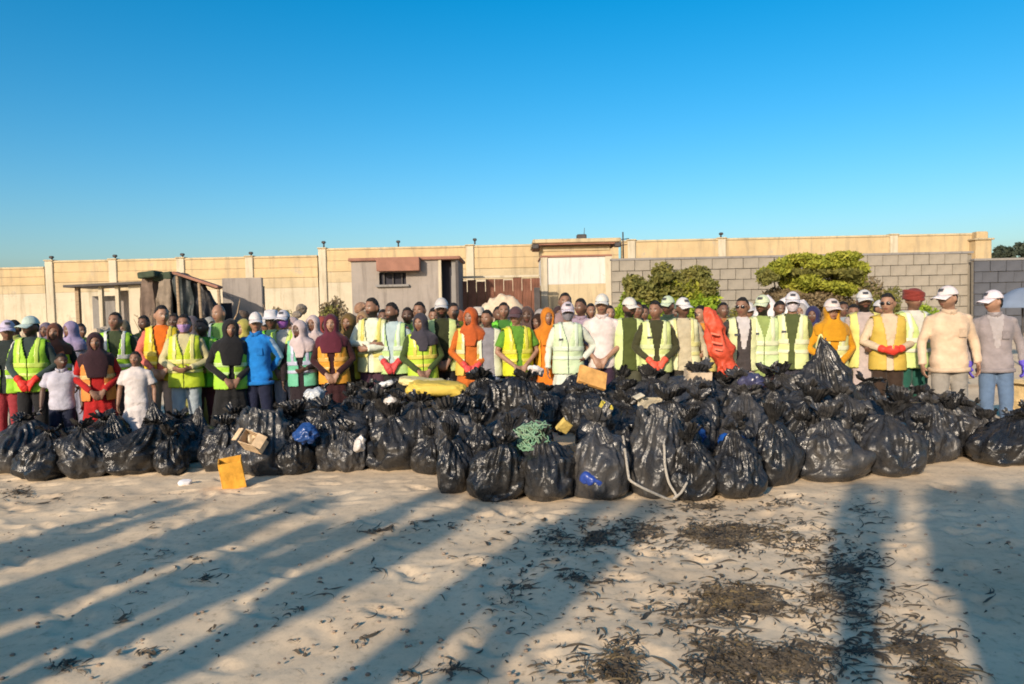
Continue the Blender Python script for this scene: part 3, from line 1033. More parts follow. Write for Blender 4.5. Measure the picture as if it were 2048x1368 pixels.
driftwood('driftwood_pile', 'tangled driftwood pile right of the grey panel', 548, 590, 18.5, 12, 1.2, 1.15, 5)
driftwood('driftwood_pile', 'dry branches leaning on the wall left of the grey hut', 688, 590, 21.0, 9, .7, 1.5, 6)
driftwood('driftwood_pile', 'low broken branches beneath the dark tarpaulin', 440, 622, 17.0, 11, 1.8, .55, 7)
driftwood('driftwood_pile', 'broken timbers sticking out around the dark tarpaulin', 366, 590, 18.2, 14, 1.7, 1.25, 17)
driftwood('driftwood_pile', 'scrap branches left of the small grey hut', 610, 618, 18.0, 9, 1.4, .6, 18)
driftwood('driftwood_pile', 'low broken planks and sticks at the far left', 150, 625, 16.0, 10, 2.0, .5, 8)

# --- shrubs: limbs plus many leaf faces
def leaf_mat(name, lo, hi, scale=2.5):
    m, nt, N, L, b = new_mat(name)
    n = noise_node(nt, scale, 4, 0.65)
    r = ramp(nt, n.outputs[0], [(.35, lo), (.65, hi)])
    L.new(r.outputs[0], b.inputs['Base Color'])
    b.inputs['Roughness'].default_value = .7
    b.inputs['Specular IOR Level'].default_value = .2
    tr = N.new('ShaderNodeBsdfTranslucent'); L.new(r.outputs[0], tr.inputs['Color'])
    mx = N.new('ShaderNodeMixShader'); mx.inputs[0].default_value = .25
    L.new(b.outputs[0], mx.inputs[1]); L.new(tr.outputs[0], mx.inputs[2])
    L.new(mx.outputs[0], N['Material Output'].inputs['Surface'])
    return m
LEAF_OLIVE = leaf_mat('olive_leaves', (.12, .13, .035), (.24, .22, .06))
LEAF_BRIGHT = leaf_mat('bright_green_leaves', (.13, .26, .025), (.34, .42, .04))
LEAF_YELLOW = leaf_mat('yellow_green_leaves', (.19, .22, .025), (.36, .36, .05))
LEAF_DRY = leaf_mat('dry_brown_twigs', (.14, .105, .06), (.27, .21, .12))
LEAF_FAR = leaf_mat('far_dark_leaves', (.035, .05, .035), (.07, .085, .06))
BARK = plain('bark', (.14, .105, .075), .9, .3, 8, .6, 30)

def leaf_cloud(name, clumps, n, size, mat, parent, seed):
    """clumps: (x, y, z, rx, ry, rz); small folded leaf faces spread through each clump"""
    g = np.random.default_rng(seed)
    w = np.array([c[3] * c[5] for c in clumps]); w = w / w.sum()
    idx = g.choice(len(clumps), n, p=w)
    C_ = np.array(clumps)[idx]
    d = g.normal(size=(n, 3)); d /= np.linalg.norm(d, axis=1)[:, None]
    r = g.random(n) ** .45
    p = C_[:, :3] + d * C_[:, 3:] * r[:, None]
    keep = vnoise(p * 3.1 + seed, seed) > -.5
    p = p[keep]; n = len(p)
    a = g.normal(size=(n, 3)); a /= np.linalg.norm(a, axis=1)[:, None]
    b_ = np.cross(a, g.normal(size=(n, 3))); b_ /= np.linalg.norm(b_, axis=1)[:, None]
    s = size * (.6 + .8 * g.random(n))[:, None]
    v = np.stack([p - a * s, p + b_ * s * .45, p + a * s, p - b_ * s * .45], 1).reshape(-1, 3)
    f = np.arange(n * 4).reshape(-1, 4)
    o = obj(name, grid_mesh(name, v, f, False), mat, parent)
    return o

def shrub(name, label, px0, px1, pyt, d, specs, limbs, seed, cat='bush', group=None):
    """specs: (leaf material, number, leaf size, list of clumps in fractions of width / height)"""
    a, b = at(px0, pyt, d), at(px1, pyt, d)
    cx = (a.x + b.x) / 2
    z0 = gz(cx, d)
    W, H = b.x - a.x, (a.z + b.z) / 2 - z0
    t = thing(name, label, cat, (cx, d, z0), 0, group)
    rr = random.Random(seed)
    mb = MB()
    for k in range(limbs):
        u = rr.uniform(-.40, .40)
        top = Vector((u * W, rr.uniform(-.3, .3), H * rr.uniform(.55, .85)))
        p0 = Vector((u * W * .25, rr.uniform(-.1, .1), -.05))
        mid = p0.lerp(top, .45) + Vector((rr.uniform(-.15, .15), rr.uniform(-.1, .1), rr.uniform(-.05, .2)))
        mb.tube([p0, p0.lerp(mid, .5), mid, top], [.075, .055, .035, .012], 7)
        for q in range(2):
            e = mid + Vector((rr.uniform(-.6, .6), rr.uniform(-.4, .4), rr.uniform(.1, .6)))
            mb.tube([mid, mid.lerp(e, .5) + Vector((0, 0, .06)), e], [.03, .02, .006], 6)
    obj('trunk', mb.mesh('trunk'), BARK, t)
    for i, (mat, n, sz, cl) in enumerate(specs):
        C_ = []
        for (u, v, ru, rv) in cl:
            for q in range(4):
                C_.append((u * W + rr.uniform(-.5, .5) * ru * W, rr.uniform(-.45, .45), v * H + rr.uniform(-.5, .5) * rv * H, ru * W * rr.uniform(.45, .85), .5 * rr.uniform(.6, 1.1), rv * H * rr.uniform(.45, .85)))
        leaf_cloud('crown', C_, n, sz, mat, t, seed * 13 + i)
shrub('bush', 'round bush with olive top and bright green base beside the gatehouse', 1232, 1445, 524, 21.5,
      [(LEAF_OLIVE, 15000, .07, [(-.30, .70, .16, .18), (-.05, .80, .22, .16), (.2, .76, .18, .18), (.38, .62, .12, .16), (-.15, .60, .3, .16), (.1, .68, .34, .16)]),
       (LEAF_BRIGHT, 20000, .075, [(-.15, .36, .34, .22), (.18, .46, .30, .24), (.38, .30, .14, .24), (-.38, .42, .12, .25), (0, .52, .3, .12)]),
       (LEAF_YELLOW, 3000, .06, [(0, .6, .38, .2)])], 12, 3)
shrub('acacia_tree', 'flat-topped acacia with green canopy and brown twigs', 1505, 1735, 505, 21.0,
      [(LEAF_YELLOW, 20000, .065, [(-.32, .84, .16, .11), (-.08, .90, .2, .09), (.18, .90, .2, .10), (.36, .82, .12, .11), (.42, .66, .1, .12), (-.1, .66, .2, .1), (.2, .62, .18, .1)]),
       (LEAF_OLIVE, 8000, .06, [(.0, .80, .35, .08), (.32, .72, .18, .1), (-.42, .74, .08, .1)]),
       (LEAF_DRY, 12000, .06, [(-.25, .55, .22, .16), (.1, .5, .25, .16), (.35, .42, .16, .18), (0, .30, .3, .15)])], 16, 5, 'tree')
shrub('bush', 'grey-green straggly bush right of the acacia', 1715, 1800, 548, 20.0,
      [(LEAF_OLIVE, 3500, .05, [(-.2, .7, .25, .2), (.2, .6, .25, .25), (0, .35, .4, .2)]), (LEAF_DRY, 1500, .05, [(0, .6, .4, .3)])], 8, 7)
shrub('bush', 'low bright bush between the turban and the white cap', 1838, 1872, 590, 15.0,
      [(LEAF_BRIGHT, 1800, .035, [(0, .75, .35, .2), (0, .5, .4, .25)])], 5, 9)
shrub('bush', 'low leafy bush below the acacia canopy', 1440, 1560, 590, 18.0,
      [(LEAF_OLIVE, 2500, .045, [(-.2, .6, .3, .25), (.25, .6, .25, .25)]), (LEAF_BRIGHT, 1500, .045, [(0, .5, .4, .25)])], 7, 10)
shrub('bush', 'dry scrub growing left of the small grey hut', 636, 702, 572, 19.5, [(LEAF_DRY, 2200, .05, [(-.2, .6, .3, .25), (.2, .55, .3, .25)]), (LEAF_OLIVE, 900, .05, [(0, .5, .4, .3)])], 8, 41)
shrub('bush', 'dry scrub beside the tangled driftwood', 520, 585, 578, 19.0, [(LEAF_DRY, 1500, .05, [(0, .55, .4, .3)]), (LEAF_OLIVE, 800, .05, [(.1, .6, .3, .25)])], 8, 42)
# far trees beyond the wall at the right edge
for k, (p0, p1, py, lb) in enumerate(((1976, 2022, 487, 'dark rounded treetop beyond the wall at the right'), (2018, 2100, 478, 'taller dark treetop cut by the right picture edge'))):
    shrub('far_tree', lb, p0, p1, py, 48 + 3 * k, [(LEAF_FAR, 3500, .16, [(-.2, .86, .25, .08), (.15, .9, .25, .07), (0, .75, .4, .1), (.3, .8, .2, .1)])], 6, 20 + k, 'tree')
# ------------------------------------------------------------------ people
# a figure 1.72 m tall faces -Y; head frame pivots at the neck
NECK = Vector((0, -0.005, 1.515))
HC, HR = np.array((0, -0.014, 0.096)), np.array((0.075, 0.097, 0.116))
ARMS = {   # elbow, wrist, hand direction, palm side axis (for the figure's left, x > 0)
    'clasp':  ((.275, .015, 1.135), (.075, -.185, .945), (-.55, -.25, -.80)),
    'sides':  ((.262, .03, 1.13), (.275, -.03, .875), (.0, -.15, -1)),
    'back':   ((.275, .11, 1.15), (.10, .185, .97), (-.7, .1, -.6)),
    'belly':  ((.285, .01, 1.145), (.085, -.225, 1.06), (-.75, -.45, -.25)),
    'crossed': ((.285, -.05, 1.165), (-.02, -.215, 1.135), (-1, .05, -.05)),
    'hip': ((.36, .06, 1.17), (.20, -.05, 1.00), (-.6, -.3, -.6)),
    'phone': ((.265, -.02, 1.14), (.16, -.26, 1.20), (-.2, -.3, .9)),
    'camera': ((.24, -.17, 1.26), (.08, -.24, 1.56), (-.2, -.1, 1)),
}
HEADS = {'front': (0, 0), 'down': (0, 14), 'left': (28, 3), 'right': (-26, 3), 'profile': (62, 2), 'upleft': (18, -4)}

def head_matrix(h):
    yaw, pit = HEADS[h]
    # positive yaw turns the face towards the viewer's left (-X)
    return Matrix.Translation(NECK) @ Matrix.Scale(1.06, 4) @ Matrix.Rotation(R(-yaw), 4, 'Z') @ Matrix.Rotation(R(pit), 4, 'X')

def arm_points(pose, s):
    if '|' in pose:
        pose = pose.split('|')[0 if s < 0 else 1]
    e, w, hd = ARMS[pose]
    sh = Vector((.176 * s, .004, 1.382))
    k = 0
    if pose == 'crossed':
        k = -.03 if s > 0 else .02
    e = Vector((e[0] * s, e[1], e[2])); w = Vector((w[0] * s, w[1] + (k if pose == 'crossed' else (.012 * s if pose in ('clasp', 'belly') else 0)), w[2] + k))
    return sh, e, w, Vector((hd[0] * s, hd[1], hd[2])).normalized()

def add_hand(mb, w, hd, s, grow=0.0, pose='sides'):
    """palm, four unequal curled fingers and a thumb leaving the side of the palm"""
    if '|' in pose:
        pose = pose.split('|')[0 if s < 0 else 1]
    inward = {'sides': Vector((-s, 0, 0)), 'clasp': Vector((0, .9, -.3)), 'belly': Vector((0, .8, .5)), 'crossed': Vector((0, 1, 0)),
              'back': Vector((0, -1, 0)), 'hip': Vector((-s, .2, .4)), 'phone': Vector((-s, .3, 0)), 'camera': Vector((-s, .2, 0))}[pose]
    inward = (inward - hd * inward.dot(hd)).normalized()      # palm normal
    side = hd.cross(inward).normalized()                      # across the knuckles
    if pose == 'sides' and side.y > 0 or pose != 'sides' and side.z < 0:
        side = -side                                          # thumb side
    p0, p1 = w, w + hd * .085
    mb.tube([p0 - hd * .03, p0, w + hd * .04, p1], [(.027 + grow, .022 + grow), (.029 + grow, .02 + grow), (.041 + grow, .017 + grow), (.040 + grow, .013 + grow)], 10, up=inward)
    for i, (off, ln) in enumerate(((.030, .068), (.010, .078), (-.010, .072), (-.030, .056))):
        b = p1 + side * off - hd * .012
        q1 = b + hd * ln * .45 + inward * .006 + side * off * .12
        q2 = b + hd * ln * .78 + inward * .022 + side * off * .18
        q3 = b + hd * ln * .98 + inward * .042 + side * off * .2
        r = .0088 + grow * .7
        mb.tube([b, q1, q2, q3], [r * 1.05, r, r * .92, r * .75], 8, up=side)
    t0 = w + hd * .022 + side * .030
    t1 = t0 + hd * .022 + side * .026 + inward * .010
    t2 = t1 + hd * .026 + side * .008 + inward * .012
    mb.tube([t0 - side * .012, t0, t1, t2], [.013 + grow, .0125 + grow, .011 + grow, .0085 + grow], 8, up=inward)

def head_fn(v):
    x, y, z = v[:, 0].copy(), v[:, 1].copy(), v[:, 2].copy()
    fr = smooth(0.1, -0.5, y)
    x = x * (1 - .26 * smooth(-.05, -1.0, z) * (0.4 + .6 * fr)) * (1 + .05 * smooth(-.2, .4, z) * smooth(-.3, .4, y))
    y = y * (1 - .07 * fr) + .10 * smooth(-.3, -1, z) * smooth(-.4, .5, y) * -1
    o = np.stack([x * HR[0], y * HR[1], z * HR[2]], 1)
    g = lambda cx, cz, sx, sz: np.exp(-((np.abs(v[:, 0]) - cx) / sx) ** 2 - ((v[:, 2] - cz) / sz) ** 2) * fr
    o[:, 1] -= .021 * np.exp(-(v[:, 0] / .15) ** 2) * np.exp(-((v[:, 2] + .16) / .15) ** 2) * fr
    o[:, 1] -= .008 * np.exp(-(v[:, 0] / .10) ** 2) * np.exp(-((v[:, 2] - .04) / .18) ** 2) * fr
    o[:, 1] += .011 * g(.38, .04, .2, .10)
    o[:, 1] -= .006 * g(.35, .22, .3, .08)
    o[:, 1] -= .009 * np.exp(-(v[:, 0] / .26) ** 2) * np.exp(-((v[:, 2] + .46) / .09) ** 2) * fr
    o[:, 1] -= .010 * np.exp(-(v[:, 0] / .3) ** 2) * np.exp(-((v[:, 2] + .84) / .14) ** 2) * fr
    return o

TORSO = [(.79, .10, .085, .0), (.83, .150, .108, .005), (.90, .168, .115, .01), (.97, .158, .108, .005), (1.06, .145, .102, 0), (1.16, .153, .108, -.004),
         (1.27, .167, .116, -.006), (1.35, .172, .108, 0), (1.405, .160, .088, .004), (1.445, .112, .072, .006), (1.475, .070, .060, .006), (1.51, .056, .056, .004), (1.57, .053, .056, 0)]
_body = {}
def body_mesh(pose, head):
    if (pose, head) in _body:
        return _body[(pose, head)]
    mb = MB()
    mb.rings(TORSO, 26)
    for s in (-1, 1):
        sh, e, w, hd = arm_points(pose, s)
        mb.tube([sh + Vector((-.05 * s, 0, .005)), sh, sh.lerp(e, .35), sh.lerp(e, .8), e, e.lerp(w, .3), e.lerp(w, .8), w], [.052, .055, .047, .040, .037, .039, .030, .026], 12)
        add_hand(mb, w, hd, s, 0, pose)
        mb.tube([(.085 * s, 0, .90), (.088 * s, 0, .80), (.092 * s, -.004, .64), (.095 * s, 0, .48), (.097 * s, .012, .36), (.10 * s, .014, .20), (.10 * s, .014, .06)],
                [.086, .084, .070, .054, .055, .040, .038], 12)
        mb.tube([(.10 * s, .065, .035), (.10 * s, .03, .05), (.105 * s, -.05, .04), (.11 * s, -.14, .028), (.112 * s, -.18, .02)], [(.030, .025), (.036, .045), (.042, .036), (.045, .022), (.03, .014)], 10, up=(0, 0, 1))
    M = head_matrix(head)
    hb = MB()
    hb.ball(HC, HR, 36, 28, head_fn)
    for s in (-1, 1):
        hb.ball((.078 * s, .010, .092), (.012, .020, .031), 8, 6)
    hb.tube([(0, .012, -.05), (0, .008, 0.0), (0, .006, .06)], [(.052, .054), (.052, .055), (.05, .06)], 12)
    mb.add([M @ Vector(q) for q in hb.v], hb.f)
    me = remesh(mb, 0.0095, 2, name='body')
    co = get_co(me)
    Mi = np.array(M.inverted())
    h = co @ Mi[:3, :3].T + Mi[:3, 3]
    u, wv = h[:, 0] / HR[0], (h[:, 2] - HC[2]) / HR[2]
    front = smooth(-.03, -.055, h[:, 1]) * (np.abs(u) < 1.2) * (wv > -1.3) * (wv < 1.3)
    au = np.abs(u)
    el = lambda cx, cz, rx, rz: np.clip(1.6 - ((au - cx) / rx) ** 2 - ((wv - cz) / rz) ** 2, 0, 1) * front
    white = el(.38, .04, .17, .055) * 0.8
    dark = np.maximum(el(.38, .04, .07, .06), el(.40, .24, .22, .05) * .8)
    dark = np.maximum(dark, el(.12, -.27, .05, .03) * .7)
    lips = np.clip(1.5 - (u / .33) ** 2 - ((wv + .47) / .085) ** 2, 0, 1) * front
    inhead = (au < 1.25) & (wv > -1.15) & (wv < 1.1)
    beard = smooth(-.22, -.42, wv + .10 * (au < .5) * 0) * smooth(.035, -.02, h[:, 1]) * inhead
    beard = np.maximum(beard, np.clip(1.4 - (u / .38) ** 2 - ((wv + .34) / .05) ** 2, 0, 1) * front) * (1 - lips)
    att = me.attributes.new('feature', 'FLOAT_COLOR', 'POINT')
    att.data.foreach_set('color', np.stack([dark, lips, beard, white * (1 - dark)], 1).ravel())
    me.materials.append(SKIN)
    _body[(pose, head)] = me
    return me

def wrinkle(me, amp, seed, freq=(9, 9, 14)):
    co, no = get_co(me), get_no(me)
    f_ = np.array(freq)
    warp = co + .05 * np.stack([vnoise(co * 6, seed + 1), vnoise(co * 6, seed + 2), vnoise(co * 6, seed + 4)], 1)
    fold = np.sin((co[:, 2] * 34 + co[:, 0] * 22 * np.sign(co[:, 0])) + 5 * vnoise(co * 5, seed + 6)) * smooth(-.1, .5, vnoise(co * 4.5, seed + 9))
    d = fbm(warp * f_ * .8, 2, seed) * .75 + fold * .55
    set_co(me, co + no * (d * amp)[:, None])

_cloth = {}
def grown(rows, g, zmin, zmax):
    out = []
    zs = [r[0] for r in rows]
    for z in np.linspace(zmin, zmax, 14):
        rx, ry, yo = (float(np.interp(z, zs, [r[i] for r in rows])) for i in (1, 2, 3))
        rx, ry = max(rx, .155 if z < 1.0 else 0), max(ry, .105 if z < 1.0 else 0)
        out.append((z, rx + g, ry + g, yo))
    return out

def garment(kind_, pose):
    """shirt / tee / tunic / robe / trousers / vest shells, one continuous surface each"""
    key = (kind_, pose)
    if key in _cloth:
        return _cloth[key]
    seed = abs(hash(kind_)) % 97 if False else sum(map(ord, kind_ + pose))
    mb = MB()
    if kind_ in ('shirt', 'tee', 'tunic', 'robe', 'dress'):
        g = .022
        hem = {'shirt': .80, 'tee': .82, 'tunic': .56, 'robe': .10, 'dress': .42}[kind_]
        rows = grown(TORSO, g, max(hem, .80), 1.462)
        if hem < .8:
            flare = {'tunic': .035, 'robe': .085, 'dress': .10}[kind_]
            low = []
            for z in np.linspace(hem, .79, 8):
                k = (0.80 - z) / (.8 - hem)
                low.append((z, .185 + flare * k, .135 + flare * k, .006))
            rows = low + rows
        mb.rings(rows, 30)
        mb.rings([(1.44, .085, .075, .004), (1.475, .078, .070, .004), (1.492, .066, .064, .002)], 18)
        for s in (-1, 1):
            sh, e, w, hd = arm_points(pose, s)
            inn = sh + Vector((-.07 * s, 0, .018))
            if kind_ == 'tee' or kind_ == 'dress':
                end = sh.lerp(e, .72)
                mb.tube([inn, sh, sh.lerp(e, .35), end], [.058, .066, .068, .072], 14)
            else:
                mb.tube([inn, sh, sh.lerp(e, .35), sh.lerp(e, .8), e, e.lerp(w, .3), e.lerp(w, .75), e.lerp(w, .97)], [.054, .061, .057, .051, .047, .047, .042, .039], 14)
        me = remesh(mb, .0125, 2, name=kind_)
        wrinkle(me, .0095, seed)
        if hem < .7:
            co, no = get_co(me), get_no(me)
            a = np.arctan2(co[:, 1], co[:, 0])
            k = smooth(1.0, .3, co[:, 2]) * (np.hypot(co[:, 0], co[:, 1]) > .1)
            d = np.sin(a * 9 + 2 * vnoise(co * 3, seed)) * .014 * k
            set_co(me, co + no * d[:, None])
    elif kind_ == 'trousers':
        mb.rings(grown(TORSO, .004, .80, .93), 24)
        for s in (-1, 1):
            mb.tube([(.085 * s, 0, .92), (.09 * s, 0, .80), (.094 * s, -.004, .64), (.097 * s, 0, .48), (.10 * s, .012, .34), (.10 * s, .014, .18), (.10 * s, .010, .06)],
                    [.094, .095, .086, .078, .074, .072, .074], 14)
        me = remesh(mb, .013, 2, name='trousers')
        wrinkle(me, .008, seed, (8, 8, 16))
    elif kind_ in ('vest_open', 'vest_closed', 'vest_wide'):
        base = garment_volume(.040, 'v')
        me = keep_faces(base, vest_mask(kind_), .006, kind_)
        wrinkle_tail(me, .004, seed)
    elif kind_.startswith('tape_'):
        base = garment_volume(.0455, 't')
        vm = vest_mask('vest_' + kind_[5:])
        def mk(c, n):
            band = ((c[:, 2] > .99) & (c[:, 2] < 1.045)) | ((c[:, 2] > 1.115) & (c[:, 2] < 1.17))
            strap = (np.abs(c[:, 0]) > .082) & (np.abs(c[:, 0]) < .128) & (c[:, 2] > 1.16) & (np.abs(n[:, 0]) < .85)
            return vm(c, n) & (band | strap)
        me = keep_faces(base, mk, .004, 'tape')
    elif kind_.startswith('bib_') or kind_.startswith('stripe_'):
        src = garment(kind_.split('_')[1], pose)
        if kind_[0] == 'b':
            mk = lambda c, n: (c[:, 1] < -.02) & (np.abs(c[:, 0]) < .02 + (c[:, 2] - 1.08) * .16) & (c[:, 2] > 1.08)
        else:
            sg = 1 if kind_.endswith('_l') else -1
            mk = lambda c, n: (c[:, 0] * sg > .205) & (n[:, 0] * sg > .55) & (c[:, 2] < 1.44)
        me = keep_faces(src, mk, 0, 'trim')
        co, no = get_co(me), get_no(me)
        set_co(me, co + no * .004)
    _cloth[key] = me
    return me

_vol = {}
VTOR = [(.80, .175, .118, .008), (.90, .176, .118, .008), (.97, .168, .112, .005), (1.06, .160, .108, 0), (1.16, .164, .112, -.004), (1.27, .172, .118, -.006),
        (1.35, .182, .110, 0), (1.40, .186, .092, .004), (1.432, .172, .072, .006), (1.452, .120, .056, .006), (1.462, .075, .045, .006)]
def garment_volume(g, key):
    if key not in _vol:
        mb = MB()
        zs = [r[0] for r in VTOR]
        rows = []
        for z in np.linspace(.80, 1.462, 26):
            rx, ry, yo = (float(np.interp(z, zs, [r[i] for r in VTOR])) for i in (1, 2, 3))
            rows.append((z + (g * .55 if z > 1.42 else 0), rx + g * (1 if z < 1.3 else .85), ry + g, yo))
        mb.rings(rows, 40)
        me = remesh(mb, .0115, 1, name='vol')
        co, no = get_co(me), get_no(me)
        d = fbm(co * np.array((8, 8, 12)), 2, 77) * .007
        set_co(me, co + no * d[:, None])
        _vol[key] = me
    return _vol[key]

def wrinkle_tail(me, amp, seed):
    co = get_co(me)
    d = vnoise(co * np.array((14, 4, 20)), seed) * amp
    co[:, 1] += d
    set_co(me, co)

def vest_mask(k):
    def f(c, n):
        x, y, z = c[:, 0], c[:, 1], c[:, 2]
        ax = np.abs(x)
        w = {'vest_open': np.where(z > 1.1, .032 + (z - 1.1) * .17, .032 + (1.1 - z) * .03),
             'vest_closed': np.where(z > 1.2, .004 + (z - 1.2) * .30, .003),
             'vest_wide': np.where(z > 1.1, .085 + (z - 1.1) * .03, .085 + (1.1 - z) * .05)}[k]
        front = (y < 0) & (ax < w)
        neck = (np.hypot(x, y * 1.1) < .088) & (z > 1.38)
        bottom = (n[:, 2] < -.5) & (z < .86)
        arm = (((y - .0) / .085) ** 2 + ((z - 1.33) / .135) ** 2 < 1) & (ax > .145) & (np.abs(n[:, 0]) > .5)
        return ~(front | neck | bottom | arm)
    return f

def glove_mesh(pose, s):
    key = ('glove', pose, s)
    if key not in _cloth:
        mb = MB()
        sh, e, w, hd = arm_points(pose, s)
        add_hand(mb, w, hd, s, .006, pose)
        mb.tube([e.lerp(w, .80), w], [.050, .040], 12)
        _cloth[key] = remesh(mb, .009, 1, name='glove')
    return _cloth[key]

def shoe_mesh(s):
    key = ('shoe', s)
    if key not in _cloth:
        mb = MB()
        mb.tube([(.10 * s, .085, .04), (.10 * s, .05, .055), (.103 * s, -.03, .055), (.11 * s, -.13, .040), (.114 * s, -.20, .026)],
                [(.032, .036), (.045, .052), (.050, .052), (.053, .038), (.034, .022)], 14, up=(0, 0, 1), sq=2.6)
        mb.rings([(.05, .05, .055, .04), (.10, .05, .052, .03)], 12, x0=.10 * s)
        me = mb.mesh('shoe')
        co = get_co(me); co[:, 2] = np.maximum(co[:, 2], 0.001); set_co(me, co)
        _cloth[key] = me
    return _cloth[key]

def collar_mesh(s):
    key = ('collar', s)
    if key not in _cloth:
        mb = MB()
        mb.tube([(.005 * s, -.098, 1.448), (.040 * s, -.088, 1.468), (.070 * s, -.050, 1.485), (.078 * s, .0, 1.49)], [(.004, .020), (.006, .026), (.006, .024), (.005, .018)], 8, up=(0, 0, 1))
        _cloth[key] = mb.mesh('collar')
    return _cloth[key]

def hem_mesh():
    if 'hem' not in _cloth:
        mb = MB()
        mb.rings([(.792, .186, .133, .007), (.796, .203, .149, .007), (.835, .205, .150, .007), (.842, .19, .136, .007)], 40)
        _cloth['hem'] = mb.mesh('hem')
    return _cloth['hem']

def pocket_mesh():
    if 'pocket' not in _cloth:
        mb = MB()
        mb.box((.088, -.134, 1.235), (.085, .012, .095), bev=.004, rz=.25)
        _cloth['pocket'] = mb.mesh('pocket', False)
    return _cloth['pocket']

